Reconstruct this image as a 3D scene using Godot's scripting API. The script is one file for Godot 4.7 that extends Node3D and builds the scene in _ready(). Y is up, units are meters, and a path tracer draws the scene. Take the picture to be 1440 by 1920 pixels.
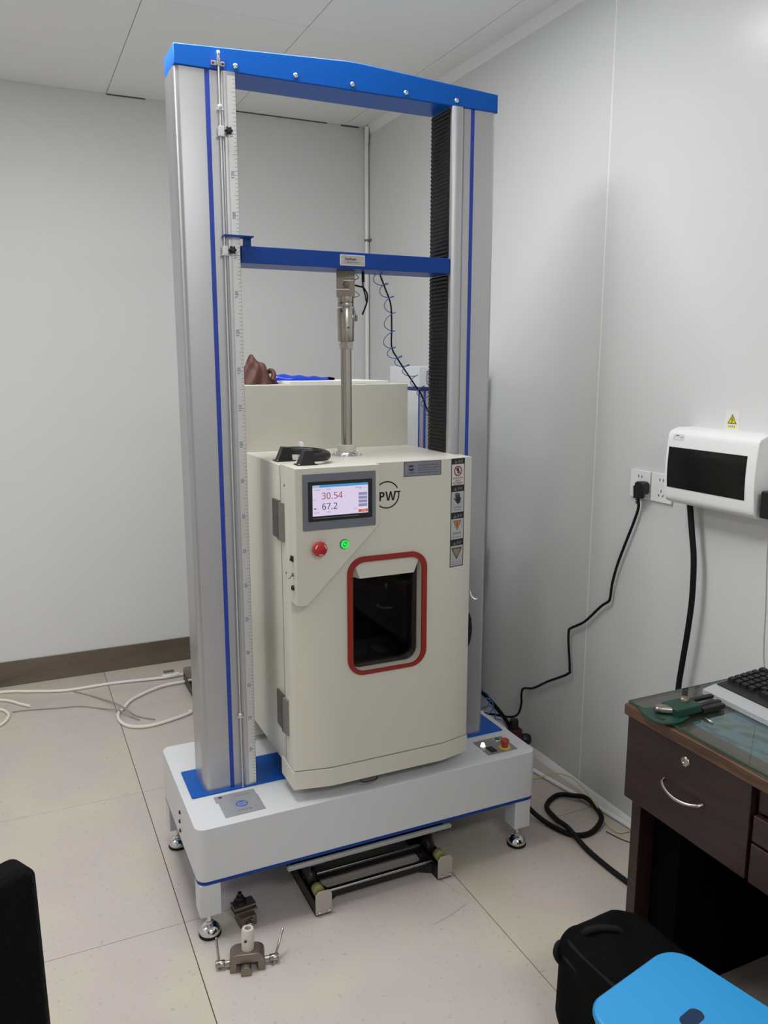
extends Node3D
# A laboratory corner with a two-column tensile tester, its temperature chamber, a desk and the things around them.
# x runs along the front of the tester, z towards the viewer, y up; metres.

var W := {}          # world origin of every node that takes children
var M := {}          # materials
var used := {}       # names that are taken at top level
var rng := RandomNumberGenerator.new()


# ---------------------------------------------------------------- mesh builder
class MB:
	var P := PackedVector3Array()
	var N := PackedVector3Array()
	var T := PackedVector2Array()
	var xf := Transform3D.IDENTITY

	func tri(a: Vector3, b: Vector3, c: Vector3, na: Vector3, nb: Vector3, nc: Vector3, ua := Vector2.ZERO, ub := Vector2.ZERO, uc := Vector2.ZERO) -> void:
		var g := (b - a).cross(c - a)
		if g.length_squared() < 1e-18:
			return
		if g.dot(na + nb + nc) > 0.0:
			var p := b; b = c; c = p
			p = nb; nb = nc; nc = p
			var u := ub; ub = uc; uc = u
		for k in [[a, na, ua], [b, nb, ub], [c, nc, uc]]:
			P.append(xf * k[0])
			N.append((xf.basis * k[1]).normalized())
			T.append(k[2])

	func quad(a: Vector3, b: Vector3, c: Vector3, d: Vector3, na: Vector3, nb: Vector3, nc: Vector3, nd: Vector3, uv := [Vector2(0, 1), Vector2(1, 1), Vector2(1, 0), Vector2(0, 0)]) -> void:
		tri(a, b, c, na, nb, nc, uv[0], uv[1], uv[2])
		tri(a, c, d, na, nc, nd, uv[0], uv[2], uv[3])

	func flat(a: Vector3, b: Vector3, c: Vector3, d: Vector3, n: Vector3) -> void:
		quad(a, b, c, d, n, n, n, n)

	# box with chamfers whose normals run on, so that they look rounded
	func box(c: Vector3, s: Vector3, bev := 0.0) -> void:
		var h := s * 0.5
		bev = minf(bev, minf(h.x, minf(h.y, h.z)) * 0.98)
		var i := h - Vector3.ONE * bev
		var at := func(k: Vector3, ax: int) -> Vector3:
			var p := i * k
			p[ax] = h[ax] * k[ax]
			return c + p
		for ax in 3:
			var u := (ax + 1) % 3
			var v := (ax + 2) % 3
			for sg in [-1.0, 1.0]:
				var n := Vector3.ZERO
				n[ax] = sg
				var q := []
				for d in [[-1, -1], [1, -1], [1, 1], [-1, 1]]:
					var k := Vector3.ZERO
					k[ax] = sg; k[u] = d[0]; k[v] = d[1]
					q.append(at.call(k, ax))
				flat(q[0], q[1], q[2], q[3], n)
		if bev <= 0.0:
			return
		for ax in 3:
			var u := (ax + 1) % 3
			var v := (ax + 2) % 3
			for su in [-1.0, 1.0]:
				for sv in [-1.0, 1.0]:
					var k0 := Vector3.ZERO
					k0[ax] = -1; k0[u] = su; k0[v] = sv
					var k1 := k0
					k1[ax] = 1
					var nu := Vector3.ZERO; nu[u] = su
					var nv := Vector3.ZERO; nv[v] = sv
					quad(at.call(k0, u), at.call(k1, u), at.call(k1, v), at.call(k0, v), nu, nu, nv, nv)
		for sx in [-1.0, 1.0]:
			for sy in [-1.0, 1.0]:
				for sz in [-1.0, 1.0]:
					var k := Vector3(sx, sy, sz)
					tri(at.call(k, 0), at.call(k, 1), at.call(k, 2), Vector3(sx, 0, 0), Vector3(0, sy, 0), Vector3(0, 0, sz))

	func span(x0: float, x1: float, y0: float, y1: float, z0: float, z1: float, bev := 0.0) -> void:
		box(Vector3(x0 + x1, y0 + y1, z0 + z1) * 0.5, Vector3(absf(x1 - x0), absf(y1 - y0), absf(z1 - z0)), bev)

	static func edge_normals(poly: PackedVector2Array) -> Array:
		var n := poly.size()
		var area := 0.0
		for k in n:
			area += poly[k].cross(poly[(k + 1) % n])
		var sg := 1.0 if area > 0 else -1.0
		var out := []
		for k in n:
			var d := (poly[(k + 1) % n] - poly[k]).normalized()
			out.append(Vector2(d.y, -d.x) * sg)
		return out

	# polygon in x,y drawn out from z0 to z1; corners flatter than 50 degrees are smooth
	func prism(poly: PackedVector2Array, z0: float, z1: float, bev := 0.0, caps := 3) -> void:
		var n := poly.size()
		var en := edge_normals(poly)
		var vs := []
		var ve := []
		var inner := PackedVector2Array()
		for k in n:
			var a: Vector2 = en[(k - 1 + n) % n]
			var b: Vector2 = en[k]
			var m := (a + b).normalized()
			if m == Vector2.ZERO:
				m = a
			var soft := a.dot(b) > 0.64
			vs.append(m if soft else b)
			ve.append(m if soft else a)
			inner.append(poly[k] - m * (bev / maxf(0.3, m.dot(a))))
		var za := minf(z0, z1)
		var zb := maxf(z0, z1)
		for k in n:
			var l := (k + 1) % n
			var p := poly[k]
			var q := poly[l]
			var np := Vector3(vs[k].x, vs[k].y, 0)
			var nq := Vector3(ve[l].x, ve[l].y, 0)
			quad(Vector3(p.x, p.y, za + bev), Vector3(q.x, q.y, za + bev), Vector3(q.x, q.y, zb - bev), Vector3(p.x, p.y, zb - bev), np, nq, nq, np)
			if bev > 0.0:
				var pi_ := inner[k]
				var qi := inner[l]
				var up := Vector3(0, 0, 1)
				quad(Vector3(p.x, p.y, zb - bev), Vector3(q.x, q.y, zb - bev), Vector3(qi.x, qi.y, zb), Vector3(pi_.x, pi_.y, zb), np, nq, up, up)
				quad(Vector3(p.x, p.y, za + bev), Vector3(q.x, q.y, za + bev), Vector3(qi.x, qi.y, za), Vector3(pi_.x, pi_.y, za), np, nq, -up, -up)
		var lo := poly[0]
		var hi := poly[0]
		for p in poly:
			lo = lo.min(p); hi = hi.max(p)
		var sz := hi - lo
		var idx := Geometry2D.triangulate_polygon(inner)
		for k in range(0, idx.size(), 3):
			var q := [inner[idx[k]], inner[idx[k + 1]], inner[idx[k + 2]]]
			var uv := []
			for p in q:
				uv.append(Vector2((p.x - lo.x) / sz.x, 1.0 - (p.y - lo.y) / sz.y))
			for zz in [[za, -1.0, 1], [zb, 1.0, 2]]:
				if caps & int(zz[2]):
					var nn := Vector3(0, 0, zz[1])
					tri(Vector3(q[0].x, q[0].y, zz[0]), Vector3(q[1].x, q[1].y, zz[0]), Vector3(q[2].x, q[2].y, zz[0]), nn, nn, nn, uv[0], uv[1], uv[2])

	# frame between two loops with the same number of points
	func ring(outer: PackedVector2Array, inner: PackedVector2Array, z0: float, z1: float) -> void:
		var n := outer.size()
		var eo := edge_normals(outer)
		var ei := edge_normals(inner)
		var za := minf(z0, z1)
		var zb := maxf(z0, z1)
		for k in n:
			var l := (k + 1) % n
			for zz in [[za, -1.0], [zb, 1.0]]:
				var nn := Vector3(0, 0, zz[1])
				flat(Vector3(outer[k].x, outer[k].y, zz[0]), Vector3(outer[l].x, outer[l].y, zz[0]), Vector3(inner[l].x, inner[l].y, zz[0]), Vector3(inner[k].x, inner[k].y, zz[0]), nn)
			for w in [[outer, eo, 1.0], [inner, ei, -1.0]]:
				var lp: PackedVector2Array = w[0]
				var e: Array = w[1]
				if lp[k].distance_to(lp[l]) < 1e-6:
					continue
				var a0: Vector2 = e[(k - 1 + n) % n]
				var b0: Vector2 = e[k]
				var c0: Vector2 = e[l]
				var pa: Vector2 = (a0 + b0).normalized() if a0.dot(b0) > 0.64 else b0
				var pb: Vector2 = (b0 + c0).normalized() if b0.dot(c0) > 0.64 else b0
				pa *= w[2]; pb *= w[2]
				quad(Vector3(lp[k].x, lp[k].y, za), Vector3(lp[l].x, lp[l].y, za), Vector3(lp[l].x, lp[l].y, zb), Vector3(lp[k].x, lp[k].y, zb), Vector3(pa.x, pa.y, 0), Vector3(pb.x, pb.y, 0), Vector3(pb.x, pb.y, 0), Vector3(pa.x, pa.y, 0))

	# profile of (radius, height) turned about the y axis
	func lathe(prof: Array, seg := 28) -> void:
		var n := prof.size()
		var en := []
		for k in n - 1:
			var d: Vector2 = (prof[k + 1] - prof[k]).normalized()
			en.append(Vector2(d.y, -d.x))
		for k in n - 1:
			var a: Vector2 = prof[k]
			var b: Vector2 = prof[k + 1]
			if a.distance_to(b) < 1e-7:
				continue
			var e: Vector2 = en[k]
			var na := e
			var nb := e
			if k > 0 and en[k - 1].dot(e) > 0.7: na = (en[k - 1] + e).normalized()
			if k < n - 2 and en[k + 1].dot(e) > 0.7: nb = (en[k + 1] + e).normalized()
			for s in seg:
				var t0 := TAU * s / seg
				var t1 := TAU * (s + 1) / seg
				var c0 := Vector3(cos(t0), 0, sin(t0))
				var c1 := Vector3(cos(t1), 0, sin(t1))
				var y := Vector3.UP
				quad(c0 * a.x + y * a.y, c1 * a.x + y * a.y, c1 * b.x + y * b.y, c0 * b.x + y * b.y, c0 * na.x + y * na.y, c1 * na.x + y * na.y, c1 * nb.x + y * nb.y, c0 * nb.x + y * nb.y)

	func cyl(a: Vector3, b: Vector3, r: float, seg := 20, bev := 0.0) -> void:
		var keep := xf
		var y := (b - a).normalized()
		var x := y.cross(Vector3.RIGHT if absf(y.x) < 0.9 else Vector3.UP).normalized()
		xf = xf * Transform3D(Basis(x, y, x.cross(y)), a)
		var l := a.distance_to(b)
		if bev > 0:
			lathe([Vector2(0, 0), Vector2(r - bev, 0), Vector2(r, bev), Vector2(r, l - bev), Vector2(r - bev, l), Vector2(0, l)], seg)
		else:
			lathe([Vector2(0, 0), Vector2(r, 0), Vector2(r, l), Vector2(0, l)], seg)
		xf = keep

	func ball(c: Vector3, r: Vector3, seg := 20) -> void:
		var keep := xf
		xf = xf * Transform3D(Basis.from_scale(r), c)
		var pr := []
		for k in 13:
			var t := -PI / 2 + PI * k / 12
			pr.append(Vector2(cos(t) if k > 0 and k < 12 else 0.0, sin(t)))
		lathe(pr, seg)
		xf = keep

	# round bar along a path
	func tube(path: PackedVector3Array, r: float, seg := 10, closed := false) -> void:
		var n := path.size()
		var up := Vector3.ZERO
		var rows := []
		for k in n:
			var d: Vector3
			if closed:
				d = path[(k + 1) % n] - path[(k - 1 + n) % n]
			else:
				d = path[mini(k + 1, n - 1)] - path[maxi(k - 1, 0)]
			d = d.normalized()
			if up == Vector3.ZERO:
				up = d.cross(Vector3.RIGHT if absf(d.x) < 0.8 else Vector3.UP).normalized()
			up = (up - d * up.dot(d)).normalized()
			var sd := d.cross(up)
			var row := []
			for s in seg:
				var t := TAU * s / seg
				row.append(up * cos(t) + sd * sin(t))
			rows.append(row)
		for k in (n if closed else n - 1):
			var l := (k + 1) % n
			for s in seg:
				var u := (s + 1) % seg
				var a: Vector3 = rows[k][s]
				var b: Vector3 = rows[k][u]
				var c: Vector3 = rows[l][u]
				var d2: Vector3 = rows[l][s]
				quad(path[k] + a * r, path[k] + b * r, path[l] + c * r, path[l] + d2 * r, a, b, c, d2)
		if not closed:
			for e in [0, n - 1]:
				var nn := (path[0] - path[1]).normalized() if e == 0 else (path[n - 1] - path[n - 2]).normalized()
				for s in seg:
					tri(path[e], path[e] + rows[e][s] * r, path[e] + rows[e][(s + 1) % seg] * r, nn, nn, nn)

	# eight corners: bottom 0..3 round, top 4..7 round
	func hexa(q: Array) -> void:
		var c := Vector3.ZERO
		for p in q:
			c += p / 8.0
		for f in [[0, 1, 2, 3], [4, 5, 6, 7], [0, 1, 5, 4], [1, 2, 6, 5], [2, 3, 7, 6], [3, 0, 4, 7]]:
			var a: Vector3 = q[f[0]]
			var n: Vector3 = ((q[f[2]] - a).cross(q[f[3]] - q[f[1]])).normalized()
			var mid: Vector3 = (q[f[0]] + q[f[1]] + q[f[2]] + q[f[3]]) / 4.0
			if n.dot(mid - c) < 0: n = -n
			flat(a, q[f[1]], q[f[2]], q[f[3]], n)

	# a smooth lump: a grid over a function of two angles; normals point away from c
	func patch(f: Callable, nu: int, nv: int, c: Vector3) -> void:
		var e := 0.002
		var pp := []
		var nn := []
		var sum := 0.0
		for i in nu + 1:
			for j in nv + 1:
				var u := float(i) / nu
				var v := float(j) / nv
				var uc := clampf(u, e, 1 - e)
				var vc := clampf(v, e, 1 - e)
				var p: Vector3 = f.call(u, v)
				var n: Vector3 = (f.call(uc, vc + e) - f.call(uc, vc - e)).cross(f.call(uc + e, vc) - f.call(uc - e, vc)).normalized()
				pp.append(p)
				nn.append(n)
				sum += n.dot((p - c).normalized())
		var sg := 1.0 if sum > 0 else -1.0
		for i in nu:
			for j in nv:
				var a := i * (nv + 1) + j
				var b := a + nv + 1
				quad(pp[a], pp[b], pp[b + 1], pp[a + 1], nn[a] * sg, nn[b] * sg, nn[b + 1] * sg, nn[a + 1] * sg)

	# box with fully rounded corners: half sizes r, roundness e (0 square, 1 round)
	func lump(c: Vector3, r: Vector3, e := 0.35, nu := 40, nv := 24) -> void:
		var sp := func(x: float) -> float: return signf(x) * pow(absf(x), e)
		patch(func(u: float, v: float) -> Vector3:
			var a := TAU * u
			var b := PI * (v - 0.5)
			return c + Vector3(r.x * sp.call(cos(a)) * sp.call(cos(b)), r.y * sp.call(sin(b)), r.z * sp.call(sin(a)) * sp.call(cos(b))), nu, nv, c)


static func rrect(x0: float, x1: float, y0: float, y1: float, r: float, n := 6) -> PackedVector2Array:
	var out := PackedVector2Array()
	for k in [[x1 - r, y0 + r, -90], [x1 - r, y1 - r, 0], [x0 + r, y1 - r, 90], [x0 + r, y0 + r, 180]]:
		for s in n + 1:
			var t := deg_to_rad(k[2] + 90.0 * s / n)
			out.append(Vector2(k[0] + r * cos(t), k[1] + r * sin(t)))
	return out


static func pv(a: Array) -> PackedVector2Array:
	var out := PackedVector2Array()
	for k in a:
		out.append(Vector2(k[0], k[1]))
	return out


static func curve(pts: Array, sub := 8, closed := false) -> PackedVector3Array:
	var out := PackedVector3Array()
	var n := pts.size()
	for k in (n if closed else n - 1):
		var a: Vector3 = pts[(k - 1 + n) % n] if closed or k > 0 else pts[0]
		var b: Vector3 = pts[k]
		var c: Vector3 = pts[(k + 1) % n]
		var d: Vector3 = pts[(k + 2) % n] if closed or k < n - 2 else pts[n - 1]
		for s in sub:
			out.append(b.cubic_interpolate(c, a, d, float(s) / sub))
	if not closed:
		out.append(pts[n - 1])
	return out


static func v3(x: float, y: float, z: float) -> Vector3:
	return Vector3(x, y, z)


# ---------------------------------------------------------------- naming and tagging
func numbered(called: String) -> String:
	var k: int = used.get(called, 0)
	used[called] = k + 1
	return called if k == 0 else "%s_%03d" % [called, k]


func thing(called: String, label: String, category: String, at := Vector3.ZERO, group := "", local := false) -> Node3D:
	var o := Node3D.new()
	o.name = numbered(called)
	add_child(o)
	o.position = at
	W[o] = Vector3.ZERO if local else at
	tag(o, label, category, group)
	return o


func tag(o: Node, label: String, category := "", group := "") -> void:
	o.set_meta("label", label)
	if category: o.set_meta("category", category)
	if group: o.set_meta("group", group)


func mesh_of(mb: MB, o: Vector3) -> ArrayMesh:
	var pos := PackedVector3Array()
	pos.resize(mb.P.size())
	for k in mb.P.size():
		pos[k] = mb.P[k] - o
	var arr := []
	arr.resize(Mesh.ARRAY_MAX)
	arr[Mesh.ARRAY_VERTEX] = pos
	arr[Mesh.ARRAY_NORMAL] = mb.N
	arr[Mesh.ARRAY_TEX_UV] = mb.T
	var am := ArrayMesh.new()
	am.add_surface_from_arrays(Mesh.PRIMITIVE_TRIANGLES, arr)
	return am


# one named mesh; points are given in the space of the scene (or of the thing, for things built about their own origin)
func part(called: String, mb: MB, m: Material, parent: Node = null) -> MeshInstance3D:
	var lo := mb.P[0]
	var hi := mb.P[0]
	for p in mb.P:
		lo = lo.min(p); hi = hi.max(p)
	var o := Vector3((lo.x + hi.x) / 2, lo.y, (lo.z + hi.z) / 2)
	var mi := MeshInstance3D.new()
	mi.mesh = mesh_of(mb, o)
	mi.material_override = m
	if parent == null:
		mi.name = numbered(called)
		add_child(mi)
		mi.position = o
	else:
		mi.name = called
		parent.add_child(mi, true)
		mi.position = o - W[parent]
	W[mi] = o
	return mi


func solo(called: String, mb: MB, m: Material, label: String, category: String, group := "") -> MeshInstance3D:
	var mi := part(called, mb, m)
	tag(mi, label, category, group)
	return mi


func struct(called: String, mb: MB, m: Material) -> MeshInstance3D:
	var mi := part(called, mb, m)
	mi.set_meta("kind", "structure")
	return mi


# raised lettering: size is the height of the capitals, at the middle of the text
func text(s: String, size: float, at: Vector3, basis: Basis, m: Material, parent: Node, bold := true, called := "lettering", align := HORIZONTAL_ALIGNMENT_CENTER) -> MeshInstance3D:
	var f := SystemFont.new()
	f.font_names = PackedStringArray(["Droid Sans"])
	f.font_weight = 700 if bold else 400
	var t := TextMesh.new()
	t.text = s
	t.font = f
	t.font_size = 64
	t.pixel_size = size / (64 * 0.714)
	t.depth = 0.0004
	t.curve_step = 1.5
	t.horizontal_alignment = align
	t.vertical_alignment = VERTICAL_ALIGNMENT_CENTER
	var mi := MeshInstance3D.new()
	mi.mesh = t
	mi.material_override = m
	mi.name = called
	parent.add_child(mi, true)
	mi.transform = Transform3D(basis, at - W[parent])
	W[mi] = at
	return mi


# ---------------------------------------------------------------- materials and print
func mat(key: String, c: Color, rough := 0.5, metal := 0.0, spec := 0.5) -> StandardMaterial3D:
	var m := StandardMaterial3D.new()
	m.resource_name = key
	m.albedo_color = c
	m.roughness = rough
	m.metallic = metal
	m.metallic_specular = spec
	M[key] = m
	return m


func c8(r: int, g: int, b: int) -> Color:
	return Color8(r, g, b)


func noise_tex(freq: float, seed_: int, ramp: Array, size := 512, octaves := 4, normal := false) -> NoiseTexture2D:
	var n := FastNoiseLite.new()
	n.seed = seed_
	n.frequency = freq
	n.fractal_octaves = octaves
	n.noise_type = FastNoiseLite.TYPE_SIMPLEX_SMOOTH
	var t := NoiseTexture2D.new()
	t.width = size
	t.height = size
	t.seamless = true
	t.noise = n
	t.as_normal_map = normal
	if ramp:
		var g := Gradient.new()
		var off := PackedFloat32Array()
		var col := PackedColorArray()
		for r in ramp:
			off.append(r[0]); col.append(r[1])
		g.offsets = off
		g.colors = col
		t.color_ramp = g
	return t


# small pictures for flat print
func canvas(w: int, h: int, c: Color) -> Image:
	var im := Image.create_empty(w, h, false, Image.FORMAT_RGB8)
	im.fill(c)
	return im


func ink_rect(im: Image, x0: float, y0: float, x1: float, y1: float, c: Color) -> void:
	im.fill_rect(Rect2i(int(x0), int(y0), maxi(1, int(x1 - x0)), maxi(1, int(y1 - y0))), c)


func ink_poly(im: Image, pts: Array, c: Color) -> void:
	var poly := pv(pts)
	var lo := poly[0]
	var hi := poly[0]
	for p in poly:
		lo = lo.min(p); hi = hi.max(p)
	for y in range(maxi(0, int(lo.y)), mini(im.get_height(), int(hi.y) + 1)):
		for x in range(maxi(0, int(lo.x)), mini(im.get_width(), int(hi.x) + 1)):
			if Geometry2D.is_point_in_polygon(Vector2(x + 0.5, y + 0.5), poly):
				im.set_pixel(x, y, c)


func ink_line(im: Image, a: Vector2, b: Vector2, w: float, c: Color) -> void:
	var d := (b - a).normalized() * w * 0.5
	var n := Vector2(-d.y, d.x)
	var q := []
	for p in [a + n - d, b + n + d, b - n + d, a - n - d]:
		q.append([p.x, p.y])
	ink_poly(im, q, c)


func ink_disc(im: Image, o: Vector2, r0: float, r1: float, c: Color) -> void:
	for y in range(maxi(0, int(o.y - r1)), mini(im.get_height(), int(o.y + r1) + 2)):
		for x in range(maxi(0, int(o.x - r1)), mini(im.get_width(), int(o.x + r1) + 2)):
			var d := Vector2(x + 0.5, y + 0.5).distance_to(o)
			if d >= r0 and d <= r1:
				im.set_pixel(x, y, c)


# a line of small square characters, too small in the photograph to read
func ink_glyphs(im: Image, x: float, y: float, s: float, n: int, c: Color) -> void:
	for k in n:
		var o := Vector2(x + k * s * 1.12, y)
		var t := maxf(1.0, s * 0.13)
		ink_line(im, o + Vector2(s * .1, s * .2), o + Vector2(s * .9, s * .2), t, c)
		ink_line(im, o + Vector2(s * .15, s * .55), o + Vector2(s * .85, s * .55), t, c)
		ink_line(im, o + Vector2(s * .5, s * .05), o + Vector2(s * .5, s * .95), t, c)
		if rng.randf() < 0.6:
			ink_line(im, o + Vector2(s * .1, s * .9), o + Vector2(s * .9, s * .9), t, c)
		if rng.randf() < 0.5:
			ink_line(im, o + Vector2(s * .5, s * .5), o + Vector2(s * .1, s * .95), t, c)


func print_mat(key: String, im: Image, rough := 0.4, metal := 0.0, glow := 0.0) -> StandardMaterial3D:
	var m := mat(key, Color.WHITE, rough, metal)
	var t := ImageTexture.create_from_image(im)
	m.albedo_texture = t
	if glow > 0.0:
		m.albedo_color = Color(0.05, 0.05, 0.05)
		m.emission_enabled = true
		m.emission = Color.BLACK
		m.emission_texture = t
		m.emission_energy_multiplier = glow
	return m


func materials() -> void:
	mat("wall_paint", c8(218, 219, 218), 0.22)
	mat("back_wall_paint", c8(221, 222, 221), 0.45)
	mat("ceiling_paint", c8(246, 247, 246), 0.6)
	mat("joint_white", c8(240, 241, 239), 0.3)
	mat("dark_gap", c8(84, 82, 76), 0.9)
	var sk := mat("brushed_skirting", c8(128, 118, 106), 0.38, 0.75)
	sk.uv1_triplanar = true
	sk.uv1_world_triplanar = true
	sk.uv1_scale = Vector3(0.6, 14, 0.6)
	sk.roughness_texture = noise_tex(0.02, 4, [[0.0, Color(0.65, 0.65, 0.65)], [1.0, Color(1, 1, 1)]], 256)
	var dirt := noise_tex(0.06, 21, [[0.0, Color.BLACK], [0.76, Color.BLACK], [0.86, Color(0.22, 0.22, 0.22)], [1.0, Color(0.4, 0.4, 0.4)]], 1024, 5)
	var spot := GradientTexture2D.new()
	spot.width = 8
	spot.height = 8
	var sg := Gradient.new()
	sg.offsets = PackedFloat32Array([0.0, 1.0])
	sg.colors = PackedColorArray([c8(120, 110, 102), c8(118, 108, 100)])
	spot.gradient = sg
	for k in 3:
		var m := mat("floor_tile_%d" % k, [c8(255, 255, 255), c8(252, 251, 249), c8(255, 253, 248)][k], 0.24)
		m.albedo_texture = noise_tex(0.006, 31 + k, [[0.0, c8(198, 188, 184)], [0.5, c8(202, 192, 188)], [0.68, c8(203, 196, 182)], [1.0, c8(206, 200, 184)]], 512, 3)
		m.uv1_triplanar = true
		m.uv1_world_triplanar = true
		m.uv1_scale = Vector3(0.7, 0.7, 0.7)
		m.uv1_offset = Vector3(0.13 * k, 0.0, 0.37 * k)
		m.detail_enabled = true
		m.detail_albedo = spot
		m.detail_mask = dirt
	mat("grout", c8(88, 80, 74), 0.9)
	mat("scuff", c8(136, 128, 122), 0.8)
	mat("white_enamel", c8(214, 216, 219), 0.36)
	mat("blue_enamel", c8(6, 86, 176), 0.36, 0.0, 0.36)
	mat("crosshead_blue", c8(8, 62, 144), 0.4, 0.0, 0.36)
	mat("stripe_blue", c8(30, 62, 165), 0.4)
	mat("aluminium", c8(188, 188, 191), 0.36, 0.85)
	mat("bright_aluminium", c8(214, 213, 211), 0.33, 0.6)
	mat("cream_enamel", c8(216, 213, 200), 0.36)
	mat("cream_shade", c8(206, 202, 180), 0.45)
	mat("steel", c8(174, 168, 160), 0.26, 1.0)
	mat("dull_steel", c8(140, 130, 119), 0.42, 0.85)
	mat("worn_steel", c8(118, 108, 98), 0.45, 0.7)
	mat("dark_steel", c8(62, 60, 58), 0.4, 0.8)
	mat("hinge_grey", c8(86, 86, 84), 0.45, 0.4)
	mat("hinge_light", c8(150, 148, 140), 0.4, 0.5)
	mat("chrome", c8(225, 225, 225), 0.06, 1.0)
	mat("screw", c8(222, 224, 226), 0.2, 1.0)
	mat("black_plastic", c8(20, 20, 21), 0.42)
	mat("black_rubber", c8(13, 13, 14), 0.6, 0.0, 0.35)
	mat("bellows_black", c8(9, 9, 10), 0.6)
	mat("ink_black", c8(16, 14, 15), 0.6)
	mat("scale_ink", c8(132, 134, 150), 0.6)
	mat("ink_dark", c8(60, 62, 70), 0.6)
	mat("ink_red", c8(205, 70, 84), 0.6)
	mat("white_plastic", c8(240, 240, 239), 0.35)
	mat("warm_white", c8(206, 200, 188), 0.5)
	mat("grey_plastic", c8(112, 115, 126), 0.45)
	mat("plate_grey", c8(134, 135, 140), 0.4, 0.4)
	mat("panel_grey", c8(150, 148, 142), 0.4, 0.4)
	mat("gasket_red", c8(146, 36, 24), 0.55)
	mat("red_plastic", c8(186, 34, 34), 0.32)
	mat("brick_red_plastic", c8(176, 62, 40), 0.35)
	mat("yellow_ring", c8(206, 190, 90), 0.5)
	mat("green_cap", c8(60, 104, 78), 0.4)
	mat("cavity", c8(46, 46, 48), 0.55, 0.3)
	mat("cavity_floor", c8(140, 146, 142), 0.4, 0.2)
	var g := mat("window_glass", Color(0.03, 0.03, 0.03, 0.35), 0.03)
	g.transparency = BaseMaterial3D.TRANSPARENCY_ALPHA
	mat("smoked_pane", c8(17, 17, 18), 0.12)
	var lg := mat("green_light", c8(20, 90, 40), 0.3)
	lg.emission_enabled = true
	lg.emission = c8(40, 235, 90)
	lg.emission_energy_multiplier = 1.0
	var wl := mat("white_light", c8(235, 235, 235), 0.3)
	wl.emission_enabled = true
	wl.emission = Color(1, 1, 1)
	wl.emission_energy_multiplier = 0.9
	mat("hose_white", c8(240, 237, 226), 0.45)
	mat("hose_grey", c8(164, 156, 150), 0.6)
	var hb := mat("hose_blue", c8(82, 124, 190), 0.3)
	hb.backlight_enabled = true
	hb.backlight = Color(0.2, 0.3, 0.5)
	mat("wire_yellow", c8(206, 206, 130), 0.5)
	mat("olive_wheel", c8(128, 126, 78), 0.5)
	mat("end_plate", c8(186, 176, 168), 0.4, 0.3)
	mat("bar_grey", c8(158, 159, 160), 0.45)
	mat("paper", c8(236, 236, 234), 0.6)
	mat("blue_film", c8(26, 62, 196), 0.2)
	mat("brown_leather", c8(84, 45, 35), 0.6)
	var wd := mat("desk_wood", Color.WHITE, 0.4)
	wd.albedo_texture = noise_tex(0.012, 51, [[0.0, c8(33, 18, 17)], [0.5, c8(44, 25, 23)], [1.0, c8(54, 33, 29)]], 512, 5)
	wd.uv1_triplanar = true
	wd.uv1_world_triplanar = true
	wd.uv1_scale = Vector3(6, 6, 0.8)
	var we := mat("edge_wood", Color.WHITE, 0.4)
	we.albedo_texture = noise_tex(0.014, 57, [[0.0, c8(58, 38, 26)], [0.5, c8(82, 56, 38)], [1.0, c8(108, 80, 56)]], 512, 5)
	we.uv1_triplanar = true
	we.uv1_world_triplanar = true
	we.uv1_scale = Vector3(7, 7, 0.7)
	var gl := mat("desk_glass", Color(0.2, 0.28, 0.24, 0.22), 0.03)
	gl.transparency = BaseMaterial3D.TRANSPARENCY_ALPHA
	mat("glass_edge", c8(58, 92, 78), 0.15)
	var ch := mat("blue_chart", Color.WHITE, 0.5)
	ch.albedo_texture = noise_tex(0.012, 63, [[0.0, c8(40, 62, 68)], [0.38, c8(70, 104, 120)], [0.55, c8(110, 158, 178)], [0.72, c8(110, 140, 128)], [1.0, c8(56, 78, 76)]], 512, 5)
	mat("shade_black", c8(8, 7, 7), 0.8, 0.0, 0.15)  # deep shade under the desk, put into the colour
	mat("tool_green", c8(18, 60, 48), 0.4)
	mat("keyboard_beige", c8(176, 178, 180), 0.45)
	mat("key_black", c8(24, 23, 27), 0.4)
	mat("bag_black", c8(12, 12, 12), 0.85, 0.0, 0.22)
	mat("bag_trim", c8(27, 26, 27), 0.75, 0.0, 0.3)
	mat("chair_black", c8(12, 12, 13), 0.8, 0.0, 0.22)
	for k in ["bag_black", "chair_black"]:
		var f: StandardMaterial3D = M[k]
		f.normal_enabled = true
		f.normal_texture = noise_tex(0.12, 71, [], 256, 2, true)
		f.normal_scale = 0.5
		f.uv1_triplanar = true
		f.uv1_scale = Vector3(9, 9, 9)
	mat("stool_blue", c8(50, 156, 220), 0.42)
	mat("dark_red", c8(74, 24, 22), 0.5)
	mat("lamp_frame", c8(226, 226, 224), 0.5)
	var lp := mat("lamp_face", c8(240, 240, 240), 0.6)
	lp.emission_enabled = true
	lp.emission = Color(0.99, 0.99, 0.99)
	lp.emission_energy_multiplier = 2.0


const WX := 1.854      # right wall
const WZ := -4.21      # back wall
const CY := 2.811      # ceiling
const XL := -2.0
const ZF := 1.8


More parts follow.
